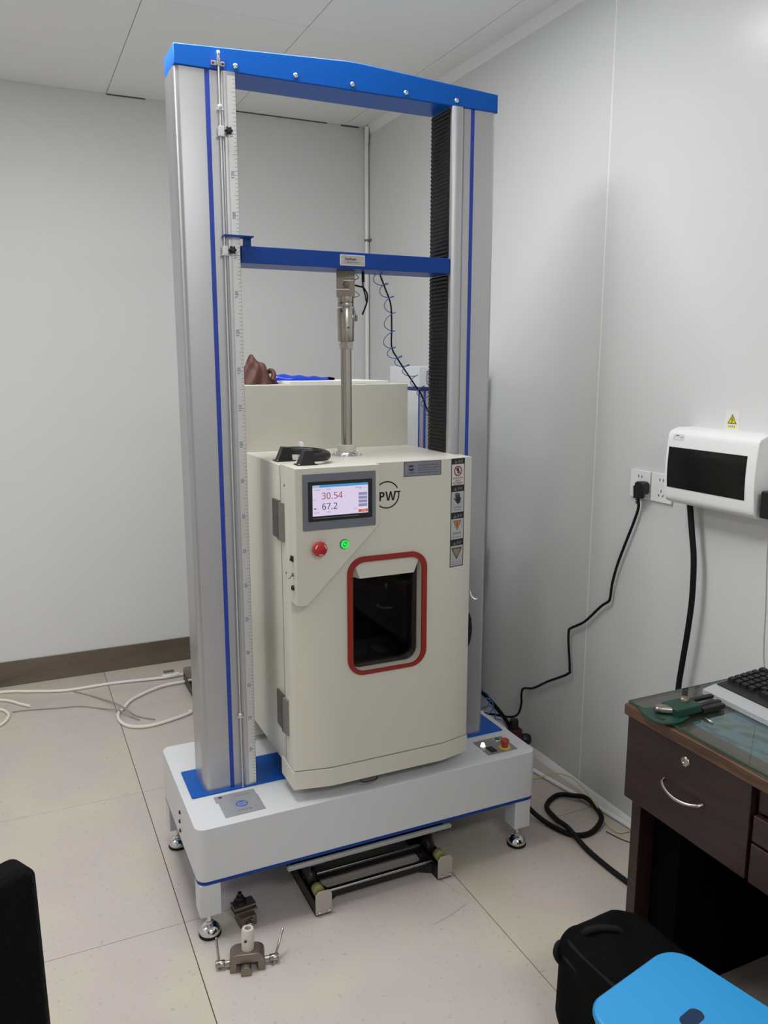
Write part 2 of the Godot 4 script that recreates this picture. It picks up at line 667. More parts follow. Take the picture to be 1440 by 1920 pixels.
func _ready() -> void:
	rng.seed = 7
	var cam := Camera3D.new()
	cam.name = "camera"
	cam.fov = 64.9
	cam.near = 0.02
	cam.transform = Transform3D(Basis(v3(0.907305, 0.000785, 0.420471), v3(0.075878, 0.983275, -0.165569), v3(-0.413569, 0.182126, 0.892071)), v3(0, 1.58, 0))
	add_child(cam)
	cam.current = true
	var env := Environment.new()
	env.background_mode = Environment.BG_COLOR
	env.background_color = Color(0.02, 0.02, 0.02)
	env.tonemap_mode = Environment.TONE_MAPPER_LINEAR
	env.tonemap_exposure = 1.0
	env.sdfgi_enabled = true
	env.ssao_enabled = true
	env.ssil_enabled = true
	var we := WorldEnvironment.new()
	we.name = "environment"
	we.environment = env
	add_child(we)
	materials()
	ceiling_light(0.225, -2.18, 0.28, 2.4, "unseen square ceiling light panel added in the ceiling above the tester's left column")  # added lamp to spread light over the walls, no source known here
	ceiling_light(0.823, -2.18, 0.28, 0.95, "square ceiling light panel set in the ceiling above the middle of the tester")
	ceiling_light(0.524, 0.845, 0.57, 2.75, "long ceiling light panel in the ceiling over the viewer")
	ceiling_light(-1.568, -2.18, 0.28, 1.3, "square ceiling light panel in the ceiling beside the left wall")
	room()
	tester()
	chamber()
	rail_frame()
	carriage()
	rear_machine()
	wall_things()
	desk_and_things()
	floor_things()
	seats_and_bag()


func ceiling_light(x: float, z: float, hx: float, energy: float, label: String) -> void:
	var t := thing("ceiling_light", label, "ceiling light", v3(x, CY, z), "recessed ceiling lights")
	var fr := MB.new()
	fr.xf = Transform3D(Basis(Vector3.RIGHT, PI / 2), v3(x, CY, z))
	fr.ring(rrect(-hx - 0.018, hx + 0.018, -0.298, 0.298, 0.004, 2), rrect(-hx, hx, -0.28, 0.28, 0.004, 2), -0.012, 0.004)
	part("frame", fr, M.lamp_frame, t)
	var d := MB.new()
	d.span(x - hx, x + hx, CY - 0.001, CY + 0.008, z - 0.28, z + 0.28)
	part("diffuser", d, M.lamp_face, t)
	var l := AreaLight3D.new()
	l.name = "panel_light"
	l.area_size = Vector2(2.0 * hx - 0.01, 0.55)
	l.light_color = Color(0.985, 0.988, 0.988)
	l.light_energy = energy
	l.area_range = 12.0
	l.area_attenuation = 2.0
	l.shadow_enabled = true
	t.add_child(l)
	l.position = v3(0, -0.006, 0)
	l.rotation.x = -PI / 2


func holes(x0: float, x1: float, x_at: float, step: float) -> Array:
	var out := [x0]
	var k := x_at - step * ceilf((x_at - x0) / step)
	while k < x1 - 0.02:
		if k > x0 + 0.02:
			out.append(k)
		k += step
	out.append(x1)
	return out


func room() -> void:
	var b := MB.new()
	b.span(XL - 0.1, WX + 0.1, -0.12, -0.006, WZ - 0.1, ZF + 0.1)
	var fl := struct("floor", b, M.grout)
	var xs := holes(XL, WX, 0.347, 0.812)
	var zs := holes(WZ, ZF, -2.108, 0.787)
	for i in xs.size() - 1:
		for j in zs.size() - 1:
			b = MB.new()
			b.span(xs[i] + 0.0011, xs[i + 1] - 0.0011, -0.0058, 0.0, zs[j] + 0.0007, zs[j + 1] - 0.0007, 0.0006)
			part("floor_tile", b, M["floor_tile_%d" % ((i * 5 + j * 3) % 3)], fl)
	# scratches in the tiles
	for s in [[v3(1.107, 0, -1.98), v3(1.118, 0, -1.93), v3(1.128, 0, -1.885)], [v3(0.99, 0, -1.80), v3(1.06, 0, -1.815), v3(1.125, 0, -1.84)]]:
		b = MB.new()
		var pth := curve(s, 5)
		for k in pth.size() - 1:
			var d := (pth[k + 1] - pth[k]).normalized().cross(Vector3.UP) * 0.0006
			var u := Vector3.UP * 0.0003
			b.flat(pth[k] + d + u, pth[k + 1] + d + u, pth[k + 1] - d + u, pth[k] - d + u, Vector3.UP)
		part("scratch", b, M.scuff, fl)
	# ceiling of lay-in panels
	b = MB.new()
	b.span(XL - 0.1, WX + 0.1, CY + 0.018, CY + 0.12, WZ - 0.1, ZF + 0.1)
	var ce := struct("ceiling", b, M.dark_gap)
	xs = holes(XL, WX, 0.5245, 0.598)
	zs = holes(WZ, ZF, -3.70, 0.605)
	for i in xs.size() - 1:
		for j in zs.size() - 1:
			var mx: float = (xs[i] + xs[i + 1]) / 2
			var mz: float = (zs[j] + zs[j + 1]) / 2
			var lamp := false
			for q in [[0.225, -2.18, 0.28], [0.823, -2.18, 0.28], [-1.568, -2.18, 0.28], [0.524, 0.845, 0.57]]:
				if absf(mx - q[0]) < q[2] and absf(mz - q[1]) < 0.25:
					lamp = true
			if lamp:
				continue
			b = MB.new()
			b.span(xs[i] + 0.0012, xs[i + 1] - 0.0012, CY, CY + 0.017, zs[j] + 0.0008, zs[j + 1] - 0.0008, 0.001)
			part("ceiling_panel", b, M.ceiling_paint, ce)
	# walls
	b = MB.new()
	b.span(XL - 0.1, WX + 0.1, -0.006, CY + 0.018, WZ - 0.1, WZ)
	struct("wall_back", b, M.back_wall_paint)
	b = MB.new()
	b.span(XL - 0.1, XL, -0.006, CY + 0.018, WZ, ZF)
	struct("wall_left", b, M.wall_paint)
	b = MB.new()
	b.span(XL - 0.1, WX + 0.1, -0.006, CY + 0.018, ZF, ZF + 0.1)
	struct("wall_front", b, M.wall_paint)
	b = MB.new()
	b.span(WX + 0.003, WX + 0.1, -0.006, CY + 0.018, WZ, ZF)
	var wr := struct("wall_right", b, M.joint_white)
	for q in [[WZ, -2.243], [-2.240, -0.29], [-0.287, ZF]]:
		b = MB.new()
		b.span(WX, WX + 0.006, 0.0, CY, q[0], q[1], 0.0008)
		part("wall_panel", b, M.wall_paint, wr)
	for z in [-2.2415, -0.2885]:
		b = MB.new()
		b.span(WX - 0.0006, WX + 0.004, 0.03, CY - 0.04, z - 0.0030, z + 0.0030, 0.0008)
		part("joint_strip", b, M.joint_white, wr)
	# metal skirting along the back wall
	b = MB.new()
	b.span(XL, WX, 0, 0.1272, WZ, WZ + 0.008, 0.0015)
	struct("baseboard_back", b, M.brushed_skirting)
	# white cove along the foot and the head of the right wall
	for q in [["trim_1", 0.0, 1.0, 0.026], ["trim_2", CY, -1.0, 0.036]]:
		b = MB.new()
		var s: float = q[2]
		var e: float = q[3]
		b.xf = Transform3D(Basis(v3(1, 0, 0), v3(0, 1, 0), v3(0, 0, 1)), v3(0, 0, 0))
		b.prism(pv([[WX, q[1]], [WX - e * 0.55, q[1]], [WX - e * 0.5, q[1] + s * 0.004], [WX - e * 0.28, q[1] + s * e * 0.35], [WX - 0.004, q[1] + s * e * 0.9], [WX, q[1] + s * e]]), WZ + 0.01, ZF)
		struct(q[0], b, M.joint_white)
	# open joint above the back wall, where the panels do not quite meet it
	b = MB.new()
	b.span(1.03, 1.62, CY - 0.004, CY, WZ, WZ + 0.005)
	b.span(1.70, 1.80, CY - 0.006, CY, WZ, WZ + 0.006)
	b.span(0.525, 0.70, CY - 0.0045, CY, WZ, WZ + 0.005)
	struct("trim_3", b, M.dark_gap)


# polygons given as x,z are drawn out upwards
const PLAN := Transform3D(Vector3(1, 0, 0), Vector3(0, 0, -1), Vector3(0, 1, 0), Vector3.ZERO)


static func xz(a: PackedVector2Array) -> PackedVector2Array:
	var out := PackedVector2Array()
	for p in a:
		out.append(Vector2(p.x, -p.y))
	return out


func slab(poly_xz: PackedVector2Array, y0: float, y1: float, bev := 0.0) -> MB:
	var b := MB.new()
	b.xf = PLAN
	b.prism(xz(poly_xz), y0, y1, bev)
	return b


# a disc, knob or button turned about an axis through a point
func turned(at: Vector3, axis: Vector3, prof: Array, seg := 24) -> MB:
	var b := MB.new()
	var y := axis.normalized()
	var x := y.cross(Vector3.RIGHT if absf(y.x) < 0.9 else Vector3.UP).normalized()
	b.xf = Transform3D(Basis(x, y, x.cross(y)), at)
	var p := []
	for k in prof:
		p.append(Vector2(k[0], k[1]))
	b.lathe(p, seg)
	return b


func dome(r: float, h: float) -> Array:
	return [[0, 0], [r, 0], [r, h * 0.25], [r * 0.92, h * 0.6], [r * 0.7, h * 0.88], [r * 0.35, h * 0.98], [0, h]]


func star_knob(at: Vector3, r: float, d: float) -> MB:
	var b := MB.new()
	b.xf = Transform3D(Basis.IDENTITY, at)
	var poly := PackedVector2Array()
	for k in 48:
		var t := TAU * k / 48
		var q := r * (0.88 + 0.13 * cos(6 * t))
		poly.append(Vector2(cos(t), sin(t)) * q)
	b.prism(poly, 0, d, d * 0.25)
	return b


func tester() -> void:
	var t := thing("tensile_tester", "tall two-column tensile testing machine with white base, silver columns and blue top beam", "testing machine", v3(0.922, 0, -2.262))
	var x0 := 0.3697
	var x1 := 1.4743
	var zf := -1.9965
	var zb := -2.528
	var yt := 0.342
	var base := part("base_housing", slab(rrect(x0, x1, zb, zf, 0.028, 8), 0.183, yt, 0.0025), M.white_enamel, t)
	part("base_skirt", slab(rrect(x0 + 0.001, x1 - 0.001, zb + 0.001, zf - 0.001, 0.028, 8), 0.1735, 0.183, 0.001), M.crosshead_blue, t)
	for q in [[-2.2256, 0.2757], [-2.2334, 0.2425], [-2.232, 0.2133]]:
		part("screw_cap", turned(v3(x0, q[1], q[0]), Vector3.LEFT, [[0, 0], [0.006, 0], [0.006, 0.002], [0.004, 0.004], [0, 0.004]], 16), M.black_plastic, base)
	for sx in [0, 1]:
		for sz in [0, 1]:
			var lx := x0 + 0.0335 if sx == 0 else x1 - 0.0445
			var lz := zf - 0.034 if sz == 0 else zb + 0.034
			var b := MB.new()
			b.span(lx - 0.03, lx + 0.03, 0.074, 0.1735, lz - 0.03, lz + 0.03, 0.003)
			var leg := part("leg", b, M.white_enamel, t)
			part("levelling_foot", turned(v3(lx, 0.006, lz), Vector3.UP, [[0, 0], [0.0285, 0], [0.030, 0.006], [0.029, 0.012], [0.025, 0.020], [0.017, 0.027], [0.010, 0.029], [0.010, 0.036], [0.0065, 0.037], [0.0065, 0.066], [0.011, 0.066], [0.011, 0.069], [0, 0.069]], 32), M.chrome, leg)
			part("foot_pad", turned(v3(lx, 0.0, lz), Vector3.UP, [[0, 0], [0.029, 0], [0.0315, 0.002], [0.0315, 0.006], [0, 0.006]], 32), M.black_rubber, leg)
	# mounting plates, identification plate, control panel
	for q in [[0.395, 0.76], [1.10, 1.4525]]:
		part("mounting_plate", slab(rrect(q[0], q[1], -2.333, -2.1655, 0.004, 3), yt, yt + 0.004, 0.0008), M.blue_enamel, t)
	var im := canvas(256, 256, c8(160, 161, 166))
	ink_disc(im, Vector2(140, 140), 30, 36, c8(44, 76, 170))
	ink_disc(im, Vector2(140, 140), 0, 26, c8(70, 100, 186))
	ink_line(im, Vector2(118, 132), Vector2(162, 132), 6, c8(190, 196, 214))
	ink_line(im, Vector2(118, 150), Vector2(162, 150), 6, c8(190, 196, 214))
	ink_disc(im, Vector2(36, 22), 0, 12, c8(58, 58, 62))
	ink_glyphs(im, 96, 200, 20, 4, c8(96, 100, 130))
	ink_glyphs(im, 120, 34, 12, 7, c8(100, 102, 108))
	var pm := print_mat("identification_print", im, 0.4, 0.3)
	part("identification_plate", slab(pv([[0.453, -2.1495], [0.572, -2.1495], [0.572, -2.118], [0.5745, -2.116], [0.5745, -2.0305], [0.459, -2.0285], [0.459, -2.112], [0.453, -2.114]]), yt, yt + 0.0012), pm, t)
	var cp := part("control_panel", slab(rrect(1.3135, 1.4235, -2.131, -2.0325, 0.001, 2), yt, yt + 0.0018, 0.0004), M.panel_grey, t)
	var yp := yt + 0.0018
	part("lamp_button", turned(v3(1.328, yp, -2.0925), Vector3.UP, [[0, 0], [0.0085, 0], [0.0085, 0.003], [0.0065, 0.0045], [0.0065, 0.009], [0.004, 0.0125], [0, 0.0135]]), M.white_light, cp)
	part("button_ring", turned(v3(1.395, yp, -2.111), Vector3.UP, [[0, 0], [0.0135, 0], [0.0135, 0.002], [0.012, 0.0035], [0.0095, 0.0035], [0.0095, 0.002], [0, 0.002]]), M.chrome, cp)
	part("start_button", turned(v3(1.395, yp + 0.002, -2.111), Vector3.UP, [[0, 0], [0.009, 0], [0.009, 0.003], [0, 0.003]]), M.green_cap, cp)
	var b := MB.new()
	b.span(1.330, 1.353, yp, yp + 0.003, -2.078, -2.043, 0.001)
	b.span(1.333, 1.350, yp, yp + 0.005, -2.073, -2.049, 0.0015)
	part("rocker_switch", b, M.black_plastic, cp)
	part("stop_collar", turned(v3(1.389, yp, -2.056), Vector3.UP, [[0, 0], [0.020, 0], [0.020, 0.002], [0.018, 0.003], [0, 0.003]]), M.yellow_ring, cp)
	part("emergency_stop", turned(v3(1.389, yp + 0.003, -2.056), Vector3.UP, [[0, 0], [0.0105, 0], [0.0105, 0.012], [0.014, 0.015], [0.0145, 0.022], [0.0125, 0.025], [0.0, 0.0245]]), M.brick_red_plastic, cp)
	# columns
	for side in [0, 1]:
		var poly := PackedVector2Array()
		for k in 7:
			var a := PI + (PI / 2) * k / 6.0
			poly.append(Vector2(0.450 + 0.016 * cos(a), 2.195 + 0.016 * sin(a)))
		poly.append_array(pv([[0.511, 2.179], [0.511, 2.1815], [0.523, 2.1815], [0.523, 2.179], [0.545, 2.179], [0.5465, 2.181], [0.549, 2.181]]))
		for k in 6:
			var a := PI + (PI / 2) * k / 5.0
			poly.append(Vector2(0.559 + 0.008 * cos(a), 2.178 + 0.008 * sin(a)))
		poly.append_array(pv([[0.586, 2.170], [0.588, 2.172], [0.588, 2.299], [0.436, 2.299], [0.434, 2.297]]))
		if side == 1:
			var m := PackedVector2Array()
			for p in poly:
				m.append(Vector2(1.812 - p.x, p.y))
			poly = m
		var cb := MB.new()
		cb.xf = PLAN
		cb.prism(poly, yt + 0.004, 2.306)
		var col := part("column", cb, M.aluminium, t)
		var sx := 0.517 if side == 0 else 1.812 - 0.517 + 0.008
		if side == 1:
			sx = 1.812 - 0.517
		b = MB.new()
		b.span(sx - 0.006, sx + 0.006, yt + 0.004, 2.306, -2.1815, -2.1785)
		part("stripe", b, M.stripe_blue, col)
		# pleated dust cover on the inner face, above and below the crosshead
		for q in ([[yt + 0.012, 1.838], [1.887, 2.302]] if side == 1 else []):
			b = MB.new()
			var n := int((q[1] - q[0]) / 0.0115)
			for k in n:
				var ya: float = q[0] + (q[1] - q[0]) * k / n
				var yb: float = q[0] + (q[1] - q[0]) * (k + 1) / n
				var ym := (ya + yb) / 2
				var o := 0.589 if side == 0 else 1.223
				var sg := 1.0 if side == 0 else -1.0
				var f := o + sg * 0.0065
				var i := o + sg * 0.003
				var za := -2.291
				var zc := -2.184
				b.flat(v3(i, ya, za), v3(i, ya, zc), v3(f, ym, zc), v3(f, ym, za), v3(sg * 0.7, -0.7, 0))
				b.flat(v3(f, ym, za), v3(f, ym, zc), v3(i, yb, zc), v3(i, yb, za), v3(sg * 0.7, 0.7, 0))
				for zz in [[za, -1.0], [zc, 1.0]]:
					var nn := v3(0, 0, zz[1])
					b.tri(v3(i, ya, zz[0]), v3(f, ym, zz[0]), v3(i, yb, zz[0]), nn, nn, nn)
					b.flat(v3(o, ya, zz[0]), v3(i, ya, zz[0]), v3(i, yb, zz[0]), v3(o, yb, zz[0]), nn)
			part("dust_cover", b, M.bellows_black, col)
		if side == 1:
			b = MB.new()
			for k in 70:
				b.ball(v3(1.2135, yt + 0.05 + k * 0.0208, -2.272), v3(0.001, 0.0016, 0.0016), 6)
			part("cover_studs", b, M.plate_grey, col)
		else:
			# scale with centimetre marks
			b = MB.new()
			b.span(0.5655, 0.5865, yt + 0.012, 2.296, -2.170, -2.1692)
			var ru := part("ruler", b, M.bright_aluminium, col)
			b = MB.new()
			for k in 194:
				var y := yt + 0.016 + k * 0.01
				var w := 0.010 if k % 5 == 0 else 0.0065
				b.span(0.586 - w, 0.586, y - 0.0006, y + 0.0006, -2.1692, -2.1690)
			part("scale_marks", b, M.scale_ink, col)
			for k in range(1, 19):
				text("%d" % (k * 10), 0.0085, v3(0.5735, yt + 0.016 + k * 0.1, -2.1690), Basis(Vector3.BACK, PI / 2), M.scale_ink, col, true, "scale_number")
			# travel limit rod with its collars, clips and star knobs
			b = MB.new()
			b.cyl(v3(0.545, yt + 0.004, -2.1665), v3(0.545, 2.345, -2.1665), 0.0022, 12)
			part("limit_rod", b, M.bright_aluminium, t)
			b = MB.new()
			b.span(0.5225, 0.5655, 2.309, 2.3325, -2.1742, -2.1728, 0.0005)
			var rb := part("rod_bracket", b, M.stripe_blue, t)
			b = MB.new()
			b.span(0.5265, 0.5615, 2.3155, 2.3265, -2.1728, -2.1705, 0.0008)
			b.span(0.5400, 0.5500, 2.314, 2.332, -2.1728, -2.1625, 0.002)
			b.cyl(v3(0.545, 2.326, -2.1665), v3(0.545, 2.349, -2.1665), 0.0045, 14, 0.001)
			part("rod_clip", b, M.screw, rb)
			for sxx in [0.532, 0.5565]:
				part("clip_screw", turned(v3(sxx, 2.321, -2.1705), Vector3.BACK, dome(0.0032, 0.0018), 12), M.dark_steel, rb)
			for y in [2.2177, 0.5727]:
				b = MB.new()
				b.cyl(v3(0.545, y - 0.005, -2.1665), v3(0.545, y + 0.005, -2.1665), 0.0062, 16, 0.001)
				b.span(0.537, 0.553, y - 0.008, y - 0.005, -2.171, -2.162, 0.0006)
				part("rod_collar", b, M.bright_aluminium, t)
			for y in [2.160, 1.8685]:
				b = MB.new()
				b.span(0.5385, 0.5525, y - 0.011, y + 0.011, -2.1735, -2.157, 0.001)
				b.span(0.536, 0.555, y - 0.0135, y - 0.011, -2.1735, -2.157, 0.0006)
				var cl := part("stop_clip", b, M.bright_aluminium, t)
				b = MB.new()
				b.cyl(v3(0.5525, y + 0.001, -2.163), v3(0.559, y + 0.001, -2.158), 0.0028, 10)
				part("clip_stud", b, M.screw, cl)
				part("star_knob", star_knob(v3(0.5625, y + 0.001, -2.162), 0.0105, 0.014), M.black_plastic, cl)
	# top beam with its peaked front
	b = MB.new()
	b.prism(pv([[0.4344, 2.306], [1.378, 2.306], [1.378, 2.354], [1.376, 2.3555], [0.935, 2.3785], [0.90, 2.379], [0.438, 2.3552], [0.4344, 2.352]]), -2.2985, -2.1739, 0.003)
	var beam := part("top_beam", b, M.blue_enamel, t)
	for x in [0.5897, 0.7506, 0.9120, 1.0741, 1.2367]:
		part("dome_screw", turned(v3(x, 2.3215, -2.1739), Vector3.BACK, dome(0.0068, 0.005), 20), M.screw, beam)
	# crosshead
	b = MB.new()
	b.span(0.5905, 1.2225, 1.8405, 1.8845, -2.292, -2.172, 0.0018)
	var cr := part("crosshead", b, M.crosshead_blue, t)
	b = MB.new()
	b.span(0.541, 0.619, 1.9035, 1.9072, -2.19, -2.148, 0.0006)
	b.span(0.5995, 0.6175, 1.8845, 1.9035, -2.188, -2.172)
	part("stop_finger", b, M.crosshead_blue, t)
	im = canvas(256, 100, c8(176, 173, 166))
	ink_disc(im, Vector2(14, 46), 0, 8, c8(205, 205, 202))
	ink_disc(im, Vector2(242, 52), 0, 8, c8(205, 205, 202))
	b = MB.new()
	b.prism(rrect(0.8705, 0.9465, 1.8478, 1.8778, 0.003, 4), -2.172, -2.1706, 0.0006)
	var np := part("nameplate", b, M.bright_aluminium, cr)
	W[np] = W[np]
	b = MB.new()
	b.prism(rrect(0.8735, 0.9435, 1.8506, 1.8750, 0.002, 3), -2.1706, -2.1704)
	part("nameplate_face", b, print_mat("nameplate_print", im, 0.45, 0.2), cr)
	text("YaoDuan", 0.0058, v3(0.9025, 1.8660, -2.1702), Basis.IDENTITY, M.ink_black, cr)
	text("Leading Tester", 0.0032, v3(0.9085, 1.8576, -2.1702), Basis.IDENTITY, M.plate_grey, cr, false)
	# load cell, coupling and pull rod
	var cx := 0.9150
	var cz := -2.24
	b = MB.new()
	b.xf = Transform3D(Basis(Vector3.UP, -0.38), v3(cx, 0, cz))
	b.prism(pv([[-0.0265, 1.768], [0.0265, 1.768], [0.0265, 1.8125], [-0.006, 1.8125], [-0.006, 1.8178], [0.0265, 1.8178], [0.0265, 1.8405], [-0.0265, 1.8405], [-0.0265, 1.7925], [0.012, 1.7925], [0.012, 1.7872], [-0.0265, 1.7872]]), -0.013, 0.013, 0.0005)
	var lc := part("load_cell", b, M.dull_steel, t)
	part("cell_boss", turned(v3(cx - 0.003, 1.8025, cz + 0.0125), v3(-0.371, 0, 0.929), [[0, 0], [0.0105, 0], [0.0105, 0.0012], [0.009, 0.0018], [0, 0.0018]]), M.worn_steel, lc)
	b = MB.new()
	b.tube(curve([v3(cx + 0.026, 1.803, cz), v3(cx + 0.040, 1.7995, cz + 0.004), v3(cx + 0.057, 1.796, cz), v3(cx + 0.0685, 1.777, cz), v3(cx + 0.067, 1.755, cz), v3(cx + 0.060, 1.736, cz), v3(cx + 0.0525, 1.7195, cz)], 6), 0.0026, 8)
	b.cyl(v3(cx + 0.055, 1.8405, cz), v3(cx + 0.0555, 1.812, cz), 0.0042, 10)
	b.tube(curve([v3(cx + 0.0555, 1.813, cz - 0.003), v3(cx + 0.058, 1.795, cz - 0.004), v3(cx + 0.064, 1.775, cz - 0.004), v3(cx + 0.067, 1.757, cz - 0.004)], 6), 0.0022, 8)
	part("cell_cable", b, M.black_rubber, lc)
	part("coupling", turned(v3(cx, 1.619, cz), Vector3.UP, [[0, 0.023], [0.0235, 0.023], [0.0242, 0.024], [0.0246, 0.06], [0.0246, 0.0615], [0.0252, 0.062], [0.0256, 0.115], [0.025, 0.1165], [0.011, 0.1165], [0.011, 0.1215], [0.0235, 0.1215], [0.024, 0.1225], [0.024, 0.133], [0.0236, 0.1335], [0.024, 0.134], [0.024, 0.149], [0, 0.149]], 40), M.steel, t)
	for q in [[-0.85, 1.7265], [0.62, 1.7265], [-0.1, 1.68]]:
		var d := v3(sin(q[0]), 0, cos(q[0]))
		b = MB.new()
		b.cyl(v3(cx, q[1], cz) + d * 0.020, v3(cx, q[1], cz) + d * 0.0260, 0.0028, 10)
		part("coupling_pin", b, M.dark_steel, t)
	part("pin_head", turned(v3(cx + 0.0125, 1.7125, cz + 0.0215), v3(0.5, 0, 0.86), dome(0.0055, 0.004), 16), M.screw, t)
	b = MB.new()
	b.xf = Transform3D(Basis(Vector3.UP, 0.35), v3(cx, 0, cz))
	var hx := PackedVector2Array()
	for k in 6:
		hx.append(Vector2(cos(TAU * k / 6), sin(TAU * k / 6)) * 0.0215)
	b.xf = b.xf * PLAN
	b.prism(hx, 1.6195, 1.6415, 0.001)
	part("lock_nut", b, M.steel, t)
	b = MB.new()
	b.cyl(v3(cx, 1.322, cz), v3(cx, 1.622, cz), 0.0163, 32)
	part("pull_rod", b, M.steel, t)
	# small air hose with its loose fitting
	b = MB.new()
	b.tube(curve([v3(cx + 0.030, 1.838, cz - 0.01), v3(cx + 0.046, 1.826, cz - 0.012), v3(cx + 0.030, 1.815, cz - 0.012), v3(cx + 0.026, 1.795, cz - 0.014), v3(cx + 0.048, 1.776, cz - 0.012), v3(cx + 0.028, 1.766, cz - 0.01), v3(cx + 0.027, 1.745, cz - 0.006), v3(cx + 0.031, 1.718, cz)], 8), 0.0012, 6)
	var ah := part("air_hose", b, M.hose_blue, t)
	b = MB.new()
	b.span(cx + 0.029, cx + 0.036, 1.700, 1.7175, cz - 0.003, cz + 0.004, 0.001)
	b.cyl(v3(cx + 0.024, 1.703, cz), v3(cx + 0.030, 1.703, cz), 0.003, 10)
	part("hose_fitting", b, M.dull_steel, ah)


func warning_print(kind: int) -> Image:
	var body: Color = [c8(214, 206, 204), c8(176, 178, 184), c8(182, 182, 184), c8(172, 174, 176)][kind]
	var im := canvas(128, 200, c8(20, 19, 22))
	ink_rect(im, 6, 42, 122, 194, body)
	var wht := c8(150, 146, 148)
	ink_poly(im, [[30, 34], [54, 34], [42, 12]], wht)
	ink_poly(im, [[36, 31], [48, 31], [42, 20]], c8(20, 19, 22))
	ink_glyphs(im, 62, 11, 22, 2, wht)
	var k := c8(24, 20, 22)
	if kind == 0:
		var o := Vector2(64, 92)
		ink_poly(im, [[54, 72], [70, 70], [76, 92], [68, 112], [58, 112], [60, 94], [50, 90]], k)
		ink_disc(im, Vector2(64, 74), 0, 7, k)
		ink_line(im, Vector2(52, 84), Vector2(78, 100), 6, k)
		ink_disc(im, o, 28, 37, c8(122, 30, 40))
		ink_line(im, o + Vector2(-24, -24), o + Vector2(24, 24), 6, c8(122, 30, 40))
		ink_glyphs(im, 12, 136, 15, 6, k)
		ink_glyphs(im, 36, 155, 13, 4, k)
		ink_line(im, Vector2(14, 176), Vector2(112, 176), 3, c8(90, 84, 86))
		ink_line(im, Vector2(20, 185), Vector2(104, 185), 3, c8(90, 84, 86))
	elif kind == 1:
		ink_poly(im, [[46, 88], [84, 80], [96, 92], [88, 124], [68, 136], [54, 122]], k)
		for q in [[44, 62, 52, 96], [54, 56, 60, 94], [66, 56, 70, 92], [78, 62, 78, 92]]:
			ink_line(im, Vector2(q[0], q[1]), Vector2(q[2], q[3]), 9, k)
		ink_line(im, Vector2(34, 92), Vector2(56, 116), 9, k)
		ink_glyphs(im, 32, 150, 12, 5, k)
		ink_line(im, Vector2(34, 176), Vector2(96, 176), 3, c8(110, 110, 116))
	elif kind == 2:
		ink_poly(im, [[26, 56], [102, 56], [64, 128]], k)
		ink_poly(im, [[32, 59], [96, 59], [64, 121]], c8(196, 126, 62))
		ink_line(im, Vector2(58, 66), Vector2(70, 84), 6, c8(110, 52, 26))
		ink_line(im, Vector2(70, 82), Vector2(60, 88), 6, c8(110, 52, 26))
		ink_line(im, Vector2(60, 86), Vector2(66, 104), 5, c8(110, 52, 26))
		ink_glyphs(im, 24, 142, 14, 5, k)
		ink_line(im, Vector2(18, 178), Vector2(104, 178), 4, c8(110, 104, 106))
	else:
		ink_poly(im, [[12, 58], [114, 58], [63, 146]], k)
		ink_poly(im, [[24, 65], [102, 65], [63, 132]], c8(150, 130, 92))
		ink_glyphs(im, 14, 158, 12, 7, c8(120, 124, 130))
		ink_line(im, Vector2(20, 182), Vector2(108, 182), 3, c8(120, 124, 130))
	return im


